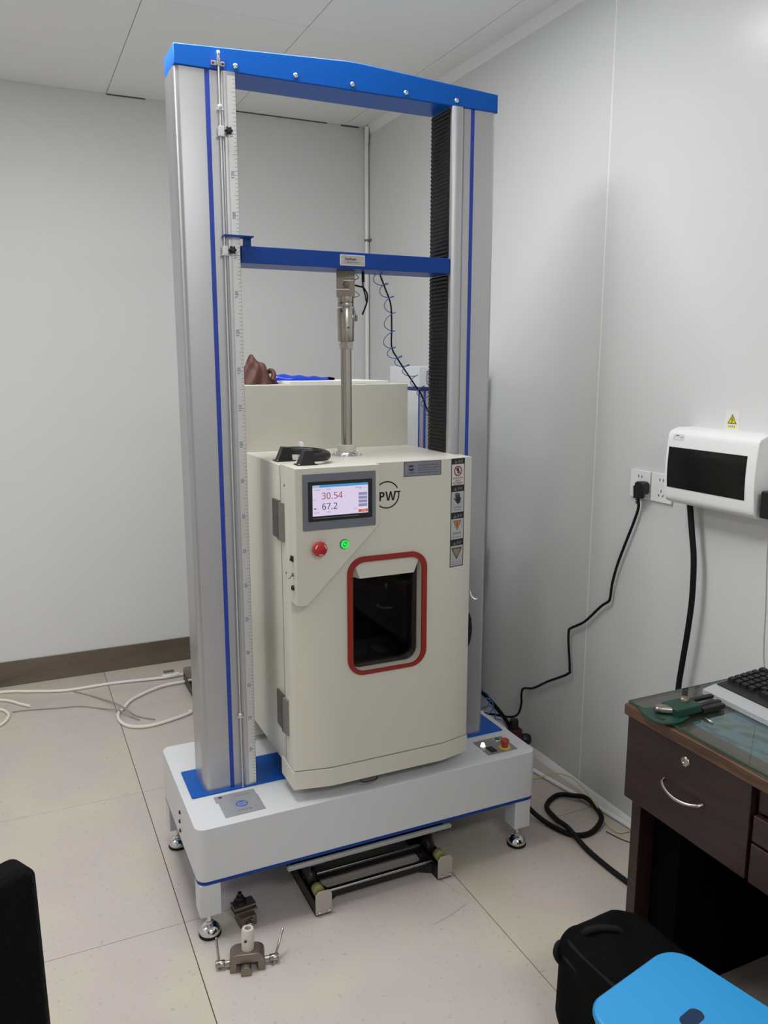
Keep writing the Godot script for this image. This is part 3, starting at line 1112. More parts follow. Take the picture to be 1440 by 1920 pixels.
func chamber() -> void:
	var t := thing("temperature_chamber", "cream temperature chamber with red-framed window and touch screen, standing between the silver columns", "test chamber", v3(0.9425, 0.10, -2.55))
	var xl := 0.66
	var xr := 1.225
	var zc := -2.0075
	var zs := -2.0275
	var b := MB.new()
	b.ring(rrect(xl, xr, 0.42, 1.306, 0.003, 3), rrect(0.70, 1.185, 0.50, 1.262, 0.01, 3), -2.445, -2.103)
	b.span(0.69, 1.195, 0.49, 1.272, -2.445, -2.41)
	part("body", b, M.cream_enamel, t)
	b = MB.new()
	b.ring(rrect(0.70, 1.185, 0.50, 1.262, 0.01, 3), rrect(0.703, 1.182, 0.503, 1.259, 0.009, 3), -2.41, -2.104)
	b.span(0.701, 1.184, 0.501, 1.261, -2.41, -2.404)
	part("liner", b, M.cavity, t)
	b = MB.new()
	b.span(0.703, 1.182, 0.503, 0.655, -2.404, -2.104)
	part("chamber_floor", b, M.cavity_floor, t)
	b = MB.new()
	b.span(0.985, 1.03, 0.655, 0.661, -2.25, -2.16)
	b.span(0.985, 0.989, 0.655, 0.690, -2.25, -2.16)
	b.cyl(v3(1.01, 0.661, -2.19), v3(1.01, 0.675, -2.19), 0.006, 10)
	part("inner_bracket", b, M.steel, t)
	b = MB.new()
	b.ring(rrect(xl + 0.0012, xr - 0.0012, 0.438, 1.305, 0.004, 3), rrect(0.705, 1.18, 0.505, 1.257, 0.004, 3), -2.103, -2.098)
	part("door_gasket", b, mat("seam_brown", c8(66, 42, 36), 0.7), t)
	# door
	b = MB.new()
	b.xf = PLAN
	b.prism(xz(pv([[xl, -2.098], [xl, zs - 0.002], [xl + 0.0015, zs], [0.762, zc], [0.80, zc], [0.80, -2.098]])), 0.437, 1.309)
	b.prism(xz(pv([[1.08, -2.098], [1.08, zc], [1.129, zc], [xr - 0.0015, zs], [xr, zs - 0.002], [xr, -2.098]])), 0.437, 1.309)
	b.xf = Transform3D.IDENTITY
	b.span(0.80, 1.08, 1.06, 1.309, -2.098, zc)
	b.span(0.80, 1.08, 0.437, 0.69, -2.098, zc)
	b.ring(rrect(0.80, 1.08, 0.69, 1.06, 0.00001, 8), rrect(0.8325, 1.0510, 0.7125, 1.0345, 0.037, 8), -2.098, zc)
	var door := part("door", b, M.cream_enamel, t)
	b = MB.new()
	b.ring(rrect(0.8175, 1.0662, 0.7025, 1.0490, 0.050, 10), rrect(0.8330, 1.0505, 0.7130, 1.0340, 0.037, 10), zc, -2.0015)
	part("window_gasket", b, M.gasket_red, door)
	b = MB.new()
	b.prism(rrect(0.8326, 1.0509, 0.7126, 1.0344, 0.037, 8), -2.041, -2.037)
	part("window_pane", b, M.window_glass, door)
	b = MB.new()
	b.ring(rrect(0.8326, 1.0509, 0.7126, 1.0344, 0.037, 8), rrect(0.840, 1.0405, 0.722, 1.029, 0.003, 8), -2.098, -2.0415)
	part("window_sleeve", b, M.cavity, door)
	b = MB.new()
	b.hexa([v3(0.838, 0.988, -2.037), v3(0.8585, 0.985, -2.0115), v3(1.0275, 0.985, -2.0115), v3(1.043, 0.988, -2.037), v3(0.836, 1.0338, -2.037), v3(0.8385, 1.0338, -2.0085), v3(1.0455, 1.0338, -2.0085), v3(1.047, 1.0338, -2.037)])
	part("lamp_hood", b, M.cream_enamel, door)
	# control box with screen and buttons
	var zx := -1.973
	b = MB.new()
	b.prism(pv([[xl - 0.0005, 1.310], [0.9015, 1.310], [0.9015, 1.1445], [0.690, 0.938], [0.668, 0.938], [xl - 0.0005, 0.941]]), -2.031, zx, 0.0015)
	var cb := part("control_box", b, M.cream_enamel, t)
	b = MB.new()
	b.prism(rrect(0.6795, 0.8880, 1.1440, 1.2945, 0.002, 3), zx, zx + 0.005, 0.001)
	part("screen_bezel", b, M.grey_plastic, cb)
	b = MB.new()
	b.prism(rrect(0.6935, 0.8772, 1.1675, 1.2735, 0.001, 2), zx + 0.005, zx + 0.0056)
	part("screen_glass", b, M.smoked_pane, cb)
	var im := canvas(320, 176, c8(222, 210, 236))
	ink_rect(im, 0, 0, 320, 14, c8(62, 150, 206))
	ink_rect(im, 0, 0, 40, 14, c8(150, 190, 222))
	for k in 4:
		ink_rect(im, 264, 54 + k * 22, 314, 72 + k * 22, c8(140, 140, 178))
		ink_rect(im, 264, 54 + k * 22, 314, 57 + k * 22, c8(176, 174, 206))
	ink_rect(im, 264, 144, 314, 153, c8(238, 220, 226))
	ink_rect(im, 264, 154, 318, 170, c8(196, 74, 66))
	ink_glyphs(im, 280, 157, 9, 3, c8(236, 220, 210))
	for q in [[8, 24, 5], [80, 22, 3], [244, 22, 5], [6, 80, 2], [10, 152, 4], [80, 152, 3], [238, 144, 2], [268, 28, 2], [296, 28, 2]]:
		ink_glyphs(im, q[0], q[1], 7, q[2], c8(150, 140, 160))
	ink_rect(im, 8, 130, 20, 136, c8(50, 46, 60))
	var dm := print_mat("display", im, 0.3, 0.0, 0.92)
	b = MB.new()
	b.prism(pv([[0.7055, 1.1815], [0.8645, 1.1815], [0.8645, 1.2640], [0.7055, 1.2640]]), zx + 0.0056, zx + 0.0058)
	var disp := part("display", b, dm, cb)
	disp.set_meta("label", "lit touch display reading 30.54 and 67.2")
	b = MB.new()
	b.span(0.7065, 0.838, 1.1752, 1.1766, zx + 0.0056, zx + 0.0058)
	part("status_line", b, M.plate_grey, cb)
	text("30.54", 0.0175, v3(0.7605, 1.2345, zx + 0.006), Basis.IDENTITY, M.ink_red, cb, false, "reading")
	text("67.2", 0.0170, v3(0.7535, 1.2060, zx + 0.006), Basis.IDENTITY, M.ink_dark, cb, false, "reading")
	var es := part("emergency_stop", turned(v3(0.7210, 1.0945, zx), Vector3.BACK, [[0, 0], [0.014, 0], [0.014, 0.008], [0.0195, 0.011], [0.0205, 0.016], [0.0185, 0.021], [0.012, 0.0235], [0, 0.024]], 32), M.red_plastic, cb)
	es.set_meta("label", "red mushroom stop button")
	b = MB.new()
	for a0 in [0.5, 2.6, 4.72]:
		var pth := PackedVector3Array()
		for k in 7:
			var a: float = a0 - 0.38 + 0.76 * k / 6
			pth.append(v3(0.7210 + cos(a) * 0.0148, 1.0945 + sin(a) * 0.0148, zx + 0.0225))
		b.tube(pth, 0.0011, 6)
	part("turn_arrows", b, M.paper, cb)
	part("button_ring", turned(v3(0.7963, 1.0985, zx), Vector3.BACK, [[0, 0], [0.0130, 0], [0.0130, 0.003], [0.0115, 0.004], [0.0, 0.004]], 28), M.green_cap, cb)
	b = MB.new()
	b.xf = Transform3D(Basis(Vector3.RIGHT, PI / 2), v3(0.7963, 1.0985, zx + 0.004))
	b.lathe([Vector2(0.0068, 0), Vector2(0.0112, 0), Vector2(0.0112, 0.003), Vector2(0.0068, 0.003), Vector2(0.0068, 0)], 28)
	b.lathe([Vector2(0, 0), Vector2(0.004, 0), Vector2(0.004, 0.0035), Vector2(0, 0.0035)], 20)
	part("run_light", b, M.green_light, cb)
	# switches and screws on the left side of the box and door
	b = MB.new()
	b.span(xl - 0.006, xl, 1.058, 1.073, -2.009, -1.995, 0.001)
	b.span(xl - 0.009, xl, 1.060, 1.066, -2.006, -1.998, 0.001)
	part("side_switch", b, M.black_plastic, cb)
	b = MB.new()
	b.cyl(v3(xl, 1.022, -2.000), v3(xl - 0.004, 1.022, -2.000), 0.005, 14)
	b.cyl(v3(xl - 0.003, 1.022, -2.000), v3(xl - 0.016, 1.014, -1.992), 0.002, 8)
	part("toggle", b, M.dull_steel, cb)
	part("key_lock", turned(v3(xl, 0.985, -2.0), Vector3.LEFT, [[0, 0], [0.0075, 0], [0.0075, 0.004], [0.0055, 0.006], [0.003, 0.006], [0.003, 0.004], [0, 0.004]], 20), M.dark_steel, cb)
	for q in [[1.012, -2.062], [1.255, -2.062]]:
		part("door_screw", turned(v3(xl, q[0], q[1]), Vector3.LEFT, dome(0.0035, 0.002), 12), M.worn_steel, door)
	# hinges
	for y in [1.099, 0.530]:
		b = MB.new()
		b.hexa([v3(xl, y, -2.163), v3(0.6545, y, -2.163), v3(0.652, y + 0.002, -2.102), v3(xl, y + 0.002, -2.102), v3(xl, y + 0.106, -2.163), v3(0.6545, y + 0.106, -2.163), v3(0.652, y + 0.108, -2.102), v3(xl, y + 0.108, -2.102)])
		b.cyl(v3(0.653, y, -2.101), v3(0.653, y + 0.108, -2.101), 0.004, 12)
		var h := part("hinge", b, M.hinge_grey, t)
		b = MB.new()
		b.hexa([v3(xl, y - 0.002, -2.0985), v3(0.651, y - 0.002, -2.0985), v3(0.6555, y - 0.002, -2.066), v3(xl, y - 0.002, -2.066), v3(xl, y + 0.106, -2.0985), v3(0.651, y + 0.106, -2.0985), v3(0.6555, y + 0.106, -2.066), v3(xl, y + 0.106, -2.066)])
		part("hinge_leaf", b, M.hinge_light, h)
		for zz in [-2.148, -2.125]:
			part("hinge_screw", turned(v3(0.6535, y + 0.054, zz), Vector3.LEFT, dome(0.004, 0.002), 12), M.worn_steel, h)
	# nameplate, logo and warning strip on the door
	im = canvas(256, 96, c8(132, 134, 142))
	for q in [[0, 0, 256, 5], [0, 91, 256, 96], [0, 0, 5, 96], [251, 0, 256, 96]]:
		ink_rect(im, q[0], q[1], q[2], q[3], c8(88, 88, 92))
	ink_disc(im, Vector2(50, 42), 0, 20, c8(48, 52, 96))
	ink_line(im, Vector2(30, 42), Vector2(70, 40), 7, c8(150, 152, 170))
	ink_glyphs(im, 30, 68, 11, 4, c8(66, 66, 84))
	ink_glyphs(im, 98, 18, 12, 11, c8(66, 66, 76))
	for k in 3:
		ink_line(im, Vector2(98, 44 + k * 15), Vector2([244, 220, 238][k], 43 + k * 15), 5, c8(84, 84, 92))
		for q in 9:
			ink_line(im, Vector2(110 + q * 15, 40 + k * 15), Vector2(110 + q * 15, 48 + k * 15), 3, c8(126, 128, 136))
	b = MB.new()
	b.prism(pv([[0.9913, 1.2655], [1.1107, 1.2655], [1.1107, 1.3075], [0.9913, 1.3075]]), zc, zc + 0.001)
	part("maker_plate", b, print_mat("maker_print", im, 0.45, 0.2), door)
	b = MB.new()
	var lo := Vector2(0.9395, 1.2180)
	for q in [[28.6, 182.0], [-182.0, 9.0]]:
		var poly := PackedVector2Array()
		for k in 33:
			var a := deg_to_rad(lerpf(q[0], q[1], k / 32.0))
			poly.append(lo + Vector2(cos(a), sin(a)) * 0.0388)
		for k in 33:
			var a := deg_to_rad(lerpf(q[1], q[0], k / 32.0))
			poly.append(lo + Vector2(cos(a), sin(a)) * 0.0352)
		b.prism(poly, zc, zc + 0.0004)
	b.prism(pv([[0.9655, 1.2235], [0.9815, 1.2235], [0.9815, 1.2272], [0.9655, 1.2272]]), zc, zc + 0.0004)
	var lg := part("logo", b, M.ink_black, door)
	lg.set_meta("label", "black circle logo with the letters PWT")
	text("P", 0.0255, v3(0.9230, 1.2140, zc + 0.0003), Basis.IDENTITY, M.ink_black, door, true, "logo_letter")
	text("W", 0.0255, v3(0.9510, 1.2140, zc + 0.0003), Basis.IDENTITY, M.ink_black, door, true, "logo_letter")
	var th := 0.2035
	for k in 4:
		b = MB.new()
		b.xf = Transform3D(Basis(Vector3.UP, th), v3(1.1715, 1.3085 - 0.0806 * k, zc - (1.1715 - 1.129) * 0.2063))
		b.prism(pv([[-0.0262, -0.0806], [0.0262, -0.0806], [0.0262, 0], [-0.0262, 0]]), 0.0, 0.0005)
		var ws := part("warning_label", b, print_mat("warning_print_%d" % k, warning_print(k), 0.45), door)
		ws.set_meta("label", ["warning label with a red prohibition ring", "warning label with a black hand", "warning label with an orange triangle pointing down", "warning label with a tan triangle pointing down"][k])
	# latch and handle on the right edge
	b = MB.new()
	b.tube(curve([v3(1.225, 0.902, -2.030), v3(1.229, 0.898, -2.030), v3(1.232, 0.884, -2.026), v3(1.240, 0.876, -2.020), v3(1.247, 0.877, -2.016)], 5), 0.0032, 8)
	part("latch_hook", b, M.screw, door)
	b = MB.new()
	b.xf = Transform3D(Basis(v3(1, 0, 0), v3(0, 1, 0), v3(0, 0, 1)), Vector3.ZERO)
	b.prism(pv([[1.225, 0.722], [1.232, 0.722], [1.239, 0.74], [1.243, 0.775], [1.240, 0.81], [1.233, 0.828], [1.225, 0.832]]), -2.060, -2.032, 0.004)
	part("door_handle", b, M.black_plastic, door)
	# foot panel below the door
	part("foot_panel", slab(pv([[0.657, -2.138], [0.657, -2.028], [0.6585, -2.0265], [0.762, -2.0055], [1.129, -2.0055], [1.2265, -2.0265], [1.228, -2.028], [1.228, -2.138]]), 0.379, 0.4335, 0.0012), M.cream_enamel, t)
	b = MB.new()
	b.tube(curve([v3(0.86, 0.379, -2.02), v3(0.862, 0.366, -2.012), v3(0.885, 0.364, -2.010), v3(0.91, 0.366, -2.012), v3(0.912, 0.379, -2.02)], 4), 0.0022, 6)
	part("bottom_catch", b, M.dark_steel, t)
	# things on the roof
	b = MB.new()
	b.tube(curve([v3(0.715, 1.334, -2.185), v3(0.745, 1.3335, -2.182), v3(0.782, 1.331, -2.162), v3(0.797, 1.329, -2.117), v3(0.785, 1.328, -2.070), v3(0.760, 1.328, -2.052), v3(0.730, 1.328, -2.047)], 7), 0.0115, 14)
	var hd := part("roof_handle", b, M.black_plastic, t)
	for q in [[0.700, -2.185, 1.306], [0.716, -2.045, 1.309]]:
		b = MB.new()
		b.span(q[0] - 0.028, q[0] + 0.028, q[2], q[2] + 0.0035, q[1] - 0.021, q[1] + 0.021, 0.001)
		b.hexa([v3(q[0] - 0.022, q[2] + 0.003, q[1] - 0.016), v3(q[0] - 0.022, q[2] + 0.003, q[1] + 0.016), v3(q[0] + 0.020, q[2] + 0.003, q[1] + 0.016), v3(q[0] + 0.020, q[2] + 0.003, q[1] - 0.016), v3(q[0] - 0.006, q[2] + 0.040, q[1] - 0.014), v3(q[0] - 0.006, q[2] + 0.040, q[1] + 0.014), v3(q[0] + 0.018, q[2] + 0.038, q[1] + 0.014), v3(q[0] + 0.018, q[2] + 0.038, q[1] - 0.014)])
		part("handle_mount", b, M.black_plastic, hd)
		b = MB.new()
		for sx in [-0.024, 0.024]:
			b.ball(v3(q[0] + sx, q[2] + 0.0035, q[1] + 0.014), v3(0.003, 0.0018, 0.003), 10)
		part("mount_screws", b, M.screw, hd)
	part("rod_port", turned(v3(0.915, 1.306, -2.24), Vector3.UP, [[0.0168, 0], [0.046, 0], [0.0465, 0.002], [0.044, 0.004], [0.034, 0.005], [0.031, 0.010], [0.026, 0.0125], [0.0168, 0.0125]], 36), M.chrome, t)
	b = MB.new()
	for k in 4:
		var a := PI / 4 + PI / 2 * k
		b.cyl(v3(0.915 + cos(a) * 0.039, 1.308, -2.24 + sin(a) * 0.039), v3(0.915 + cos(a) * 0.039, 1.3155, -2.24 + sin(a) * 0.039), 0.0045, 10, 0.001)
	part("port_bolts", b, M.screw, t)
	part("rod_seal", turned(v3(0.915, 1.3165, -2.24), Vector3.UP, [[0.0166, 0], [0.027, 0], [0.029, 0.018], [0.0285, 0.0225], [0.0166, 0.0225]], 32), M.warm_white, t)
	part("vent_plug", turned(v3(0.773, 1.306, -2.25), Vector3.UP, [[0, 0], [0.010, 0], [0.0105, 0.03], [0.009, 0.041], [0.005, 0.046], [0, 0.047]]), M.white_plastic, t)
	# tall cabinet behind
	b = MB.new()
	b.span(xl, xr - 0.003, 0.36, 1.512, -3.10, -2.446, 0.0025)
	part("rear_cabinet", b, M.cream_enamel, t)
	b = MB.new()
	b.span(0.68, 1.20, 0.10, 0.36, -3.08, -2.58, 0.002)
	part("cabinet_plinth", b, M.cream_shade, t)
	for x in [0.721, 1.123]:
		for z in [-2.68, -3.0]:
			b = MB.new()
			b.cyl(v3(x - 0.012, 0.045, z), v3(x + 0.012, 0.045, z), 0.037, 20, 0.002)
			b.span(x - 0.018, x + 0.018, 0.08, 0.10, z - 0.03, z + 0.03)
			b.cyl(v3(x - 0.018, 0.045, z), v3(x + 0.018, 0.045, z), 0.007, 10)
			b.span(x - 0.018, x - 0.015, 0.04, 0.10, z - 0.01, z + 0.01)
			b.span(x + 0.015, x + 0.018, 0.04, 0.10, z - 0.01, z + 0.01)
			part("wheel", b, M.dark_steel, t)
	# lying on the cabinet
	var yc := 1.512
	b = MB.new()
	b.patch(func(u: float, v: float) -> Vector3:
		var a := TAU * u
		var r := sin(PI * 0.5 * (1.0 - v)) if v < 1.0 else 0.0
		var wob := 1.0 + 0.13 * sin(3 * a + 1.0) + 0.08 * sin(7 * a + v * 6.0)
		var hgt := pow(1.0 - r * r * 0.999, 0.8)
		var x := 0.728 + 0.066 * r * cos(a) * wob
		var z := -2.565 + 0.06 * r * sin(a) * wob
		var ridge := 0.72 + 0.22 * sin(x * 95.0 + 2.0) * sin(z * 60.0) + 0.30 * exp(-pow((x - 0.722) / 0.022, 2.0))
		return v3(x, yc + 0.0005 + 0.084 * hgt * ridge * (0.62 if x > 0.765 else 1.0), z), 48, 18, v3(0.728, yc, -2.565))
	b.tube(curve([v3(0.778, yc + 0.012, -2.53), v3(0.786, yc + 0.03, -2.54), v3(0.782, yc + 0.043, -2.556), v3(0.772, yc + 0.038, -2.566)], 5), 0.008, 8)
	solo("work_glove", b, M.brown_leather, "crumpled brown leather glove lying on top of the cream cabinet behind the chamber", "glove")
	b = MB.new()
	b.patch(func(u: float, v: float) -> Vector3:
		var x := 0.803 + 0.222 * u
		var w := 0.046 * (1.0 - 0.45 * u) * sin(PI * clampf(u * 1.1 + 0.03, 0.0, 1.0)) ** 0.35
		var a := PI * v
		var h := (0.026 - 0.015 * u) * (0.92 + 0.10 * sin(u * 26.0) * sin(v * 9.0))
		return v3(x, yc + 0.008 + h * sin(a), -2.615 - w * cos(a)), 40, 14, v3(0.9, yc, -2.615))
	solo("plastic_bag", b, M.blue_film, "flat folded blue plastic bag lying beside the brown glove on the cream cabinet", "plastic bag")
	b = MB.new()
	b.xf = Transform3D(Basis(Vector3.UP, 0.03), v3(0.985, yc, -2.60))
	b.box(v3(0, 0.005, 0), v3(0.35, 0.0095, 0.265), 0.0008)
	solo("white_board", b, M.paper, "flat white sheet of board on the cream cabinet under the blue plastic bag", "board")


func rail_frame() -> void:
	var t := thing("floor_rail", "pair of low steel floor rails with rounded end plates and cross bars under the tester", "rail", v3(0.92, 0, -2.95))
	for x in [0.721, 1.123]:
		var b := MB.new()
		b.span(x - 0.024, x + 0.024, 0.0, 0.005, -3.90, -1.972)
		b.span(x - 0.024, x - 0.020, 0.0, 0.044, -3.90, -1.972, 0.001)
		b.span(x + 0.020, x + 0.024, 0.0, 0.044, -3.90, -1.972, 0.001)
		var r := part("rail", b, M.dark_steel, t)
		for z in [-1.972, -3.905]:
			b = MB.new()
			b.prism(pv([[x - 0.0245, 0.006], [x + 0.0255, 0.006], [x + 0.0255, 0.068], [x + 0.016, 0.078], [x - 0.015, 0.078], [x - 0.0245, 0.068]]), z, z + 0.005, 0.001)
			part("end_plate", b, M.end_plate, r)
			for sx in [-0.0145, 0.0155]:
				part("end_screw", turned(v3(x + sx, 0.0165, z + 0.005), Vector3.BACK, [[0, 0], [0.0045, 0], [0.0045, 0.005], [0.003, 0.006], [0, 0.006]], 12), M.screw, r)
	for q in [[0.026, 0.044, -2.112, -2.092], [0.010, 0.030, -2.045, -2.020], [0.020, 0.040, -3.2, -3.17]]:
		var b := MB.new()
		b.span(0.7455, 1.0985, q[0], q[1], q[2], q[3], 0.002)
		var cb := part("cross_bar", b, M.dark_steel, t)
		b = MB.new()
		b.cyl(v3(0.7455, q[1] + 0.004, q[3] - 0.003), v3(1.0985, q[1] + 0.004, q[3] - 0.003), 0.0045, 12)
		part("guide_rod", b, M.screw, cb)
	for sx in [[0.7455, 1.0], [1.0985, -1.0]]:
		var b := MB.new()
		b.hexa([v3(sx[0], 0, -2.01), v3(sx[0], 0, -2.07), v3(sx[0] + sx[1] * 0.035, 0, -2.05), v3(sx[0] + sx[1] * 0.035, 0, -2.03), v3(sx[0], 0.03, -2.01), v3(sx[0], 0.03, -2.07), v3(sx[0] + sx[1] * 0.035, 0.012, -2.05), v3(sx[0] + sx[1] * 0.035, 0.012, -2.03)])
		part("corner_bracket", b, M.dark_steel, t)


func carriage() -> void:
	var t := thing("carriage", "low carriage with a light grey front bar and olive wheels beneath the white tester base", "carriage", v3(0.9, 0.04, -2.3))
	var b := MB.new()
	b.span(0.6225, 1.158, 0.1515, 0.165, -2.006, -1.990, 0.004)
	part("front_bar", b, M.bar_grey, t)
	b = MB.new()
	b.span(0.640, 1.140, 0.1515, 0.156, -2.58, -2.008)
	part("shading_tray", b, M.dark_steel, t)  # added plate that keeps light off the floor under the base
	for x in [0.721, 1.123]:
		b = MB.new()
		b.span(x - 0.030, x - 0.026, 0.10, 0.163, -2.56, -2.006)
		b.span(x - 0.030, x + 0.012, 0.148, 0.1515, -2.56, -1.994)
		var a := part("side_arm", b, M.dark_steel, t)
		b = MB.new()
		b.cyl(v3(x - 0.010, 0.0725, -2.004), v3(x - 0.010, 0.0725, -1.978), 0.0165, 24, 0.002)
		part("bumper", b, M.olive_wheel, a)
		for z in [-2.10, -2.50]:
			b = MB.new()
			b.cyl(v3(x - 0.014, 0.0465, z), v3(x + 0.012, 0.0465, z), 0.0415, 28, 0.003)
			b.cyl(v3(x - 0.018, 0.0465, z), v3(x + 0.016, 0.0465, z), 0.008, 12)
			part("wheel", b, M.dark_steel, a)


func rear_machine() -> void:
	var t := thing("bench_tester", "small white and blue tester standing in the back corner behind the cream cabinet", "testing machine", v3(1.65, 0, -3.03))
	var b := MB.new()
	b.span(1.4985, 1.80, 1.4825, 1.5665, -3.175, -2.90, 0.003)
	var hd := part("head_housing", b, M.white_enamel, t)
	b = MB.new()
	b.span(1.4975, 1.801, 1.470, 1.4825, -3.176, -2.899, 0.001)
	part("head_skirt", b, mat("navy_enamel", c8(22, 34, 110), 0.4), t)
	var im := canvas(96, 128, c8(176, 178, 180))
	for q in [[0, 0, 96, 5], [0, 123, 96, 128], [0, 0, 5, 128], [91, 0, 96, 128]]:
		ink_rect(im, q[0], q[1], q[2], q[3], c8(60, 62, 62))
	ink_line(im, Vector2(28, 24), Vector2(60, 96), 20, c8(20, 20, 22))
	ink_line(im, Vector2(28, 24), Vector2(78, 76), 14, c8(20, 20, 22))
	b = MB.new()
	b.prism(pv([[1.5325, 1.4955], [1.5725, 1.4955], [1.5725, 1.5475], [1.5325, 1.5475]]), -2.90, -2.899)
	part("sign_plate", b, print_mat("sign_print", im, 0.5), hd)
	for x in [1.4975, 1.728]:
		b = MB.new()
		b.span(x, x + 0.072, 0.86, 1.470, -3.15, -2.905, 0.002)
		var c := part("column", b, M.white_enamel, t)
		b = MB.new()
		b.span(x + 0.006, x + 0.060, 0.865, 1.468, -2.905, -2.9035)
		part("column_face", b, M.aluminium, c)
		b = MB.new()
		b.span(x + 0.0005, x + 0.006, 0.865, 1.468, -2.905, -2.903)
		b.span(x + 0.056, x + 0.063, 0.865, 1.468, -2.905, -2.903)
		b.span(x + 0.024, x + 0.034, 0.865, 1.468, -2.9035, -2.9028)
		part("column_stripe", b, M.stripe_blue, c)
	b = MB.new()
	b.span(1.4985, 1.80, 0.70, 0.86, -3.19, -2.88, 0.004)
	part("base_housing", b, M.white_enamel, t)
	b = MB.new()
	b.span(1.51, 1.79, 0.04, 0.70, -3.18, -2.89, 0.004)
	part("stand", b, M.white_enamel, t)
	for x in [1.535, 1.765]:
		for z in [-3.15, -2.92]:
			part("foot", turned(v3(x, 0, z), Vector3.UP, [[0, 0], [0.02, 0], [0.02, 0.008], [0.008, 0.012], [0.008, 0.04], [0, 0.04]], 16), M.black_rubber, t)


func wall_things() -> void:
	# white conduit down the corner
	var b := MB.new()
	b.tube(curve([v3(1.8395, 0.002, -4.192), v3(1.8395, 1.2, -4.192), v3(1.8395, 2.66, -4.192), v3(1.838, 2.73, -4.186), v3(1.830, 2.808, -4.165)], 6), 0.0112, 14)
	var cp := solo("wall_conduit", b, M.joint_white, "thin white conduit pipe running down the far corner of the room", "pipe")
	b = MB.new()
	b.cyl(v3(1.8395, 2.228, -4.192), v3(1.8395, 2.240, -4.192), 0.0128, 16)
	b.cyl(v3(1.846, 2.234, -4.176), v3(1.850, 2.234, -4.160), 0.006, 10)
	b.cyl(v3(1.828, 2.234, -4.182), v3(1.822, 2.234, -4.178), 0.003, 8)
	part("pipe_clip", b, M.dull_steel, cp)
	# distribution box
	var t := thing("distribution_box", "white electrical distribution box with a wide black window on the right wall", "distribution box", v3(1.854, 1.17, -1.645))
	var fx := func(y: float) -> float:
		var k := (y - 1.281) / 0.113
		return 1.7585 + 0.010 * k * k + 0.030 * pow(maxf(0.0, absf(k) - 0.86) / 0.14, 2.0)
	var prof := PackedVector2Array()
	prof.append(Vector2(1.854, 1.168))
	for k in 25:
		var y := 1.168 + 0.226 * k / 24.0
		prof.append(Vector2(fx.call(y), y))
	prof.append(Vector2(1.854, 1.394))
	b = MB.new()
	b.prism(prof, -1.810, -1.486, 0.004)
	part("housing", b, M.white_plastic, t)
	prof = PackedVector2Array()
	for k in 13:
		var y := 1.2195 + 0.119 * k / 12.0
		prof.append(Vector2(fx.call(y) - 0.0012, y))
	for k in 13:
		var y := 1.3385 - 0.119 * k / 12.0
		prof.append(Vector2(fx.call(y) + 0.002, y))
	b = MB.new()
	b.prism(prof, -1.7965, -1.5165)
	part("window", b, M.smoked_pane, t)
	var face := Basis(Vector3.UP, -PI / 2)
	var im := canvas(128, 56, c8(224, 224, 222))
	for k in 16:
		var a := PI * k / 15.0
		ink_disc(im, Vector2(50 - 46 * cos(a), 46 - 26 * sin(a)), 0, 2.0, c8(120, 122, 126))
	ink_line(im, Vector2(36, 14), Vector2(66, 14), 8, c8(70, 72, 78))
	ink_glyphs(im, 92, 22, 15, 2, c8(80, 82, 88))
	b = MB.new()
	b.xf = Transform3D(face * Basis(Vector3.RIGHT, -0.14), v3(1.7634, 1.3685, -1.7660))
	b.prism(rrect(-0.020, 0.020, -0.0085, 0.0085, 0.001, 2), -0.004, 0.0)
	part("maker_mark", b, print_mat("box_print", im, 0.35), t)
	# warning sticker above it
	im = canvas(128, 150, c8(226, 224, 222))
	ink_poly(im, [[22, 100], [106, 100], [64, 26]], c8(96, 92, 30))
	ink_poly(im, [[32, 94], [96, 94], [64, 38]], c8(216, 200, 40))
	ink_line(im, Vector2(68, 50), Vector2(58, 70), 6, c8(110, 84, 10))
	ink_line(im, Vector2(58, 68), Vector2(72, 72), 6, c8(110, 84, 10))
	ink_line(im, Vector2(72, 70), Vector2(60, 90), 6, c8(110, 84, 10))
	ink_rect(im, 20, 108, 108, 134, c8(232, 226, 160))
	ink_glyphs(im, 30, 112, 15, 4, c8(80, 84, 50))
	b = MB.new()
	b.xf = Transform3D(face, v3(1.854, 1.4205, -1.659))
	b.prism(pv([[-0.025, -0.0285], [0.025, -0.0285], [0.025, 0.0285], [-0.025, 0.0285]]), 0.0, 0.0006)
	solo("warning_sticker", b, print_mat("hazard_print", im, 0.4), "small white sticker with a yellow warning triangle above the distribution box", "sticker")
	# sockets
	for k in 2:
		var z := -2.0015 + 0.0955 * k
		t = thing("wall_socket", ["white wall socket plate with a black plug pushed into it", "white wall socket plate without a plug, half behind the distribution box"][k], "wall socket", v3(1.854, 1.147, z), "wall sockets")
		b = MB.new()
		b.xf = Transform3D(face, v3(1.854, 1.1925, z))
		b.prism(rrect(-0.0455, 0.0455, -0.0455, 0.0455, 0.004, 4), 0.0, 0.009, 0.0015)
		var pl := part("plate", b, M.white_plastic, t)
		b = MB.new()
		b.xf = Transform3D(face, v3(1.845, 1.1925, z))
		for q in [[-0.0075, 0.026, 0.0], [0.0075, 0.026, 0.0], [0.0, -0.010, 0.0], [-0.009, -0.024, 0.6], [0.009, -0.024, -0.6]]:
			var keep := b.xf
			b.xf = b.xf * Transform3D(Basis(Vector3.BACK, q[2]), v3(q[0], q[1], 0))
			b.box(v3(0, 0, 0.0002), v3(0.003, 0.0085, 0.0006))
			b.xf = keep
		part("socket_slots", b, M.ink_black, pl)
	# plug and cord
	t = thing("plug_cable", "black plug cable from the wall socket plug, hanging down the wall to the tester", "cord", v3(1.80, 0.15, -2.2))
	b = MB.new()
	b.xf = Transform3D(face, v3(1.845, 1.186, -1.975))
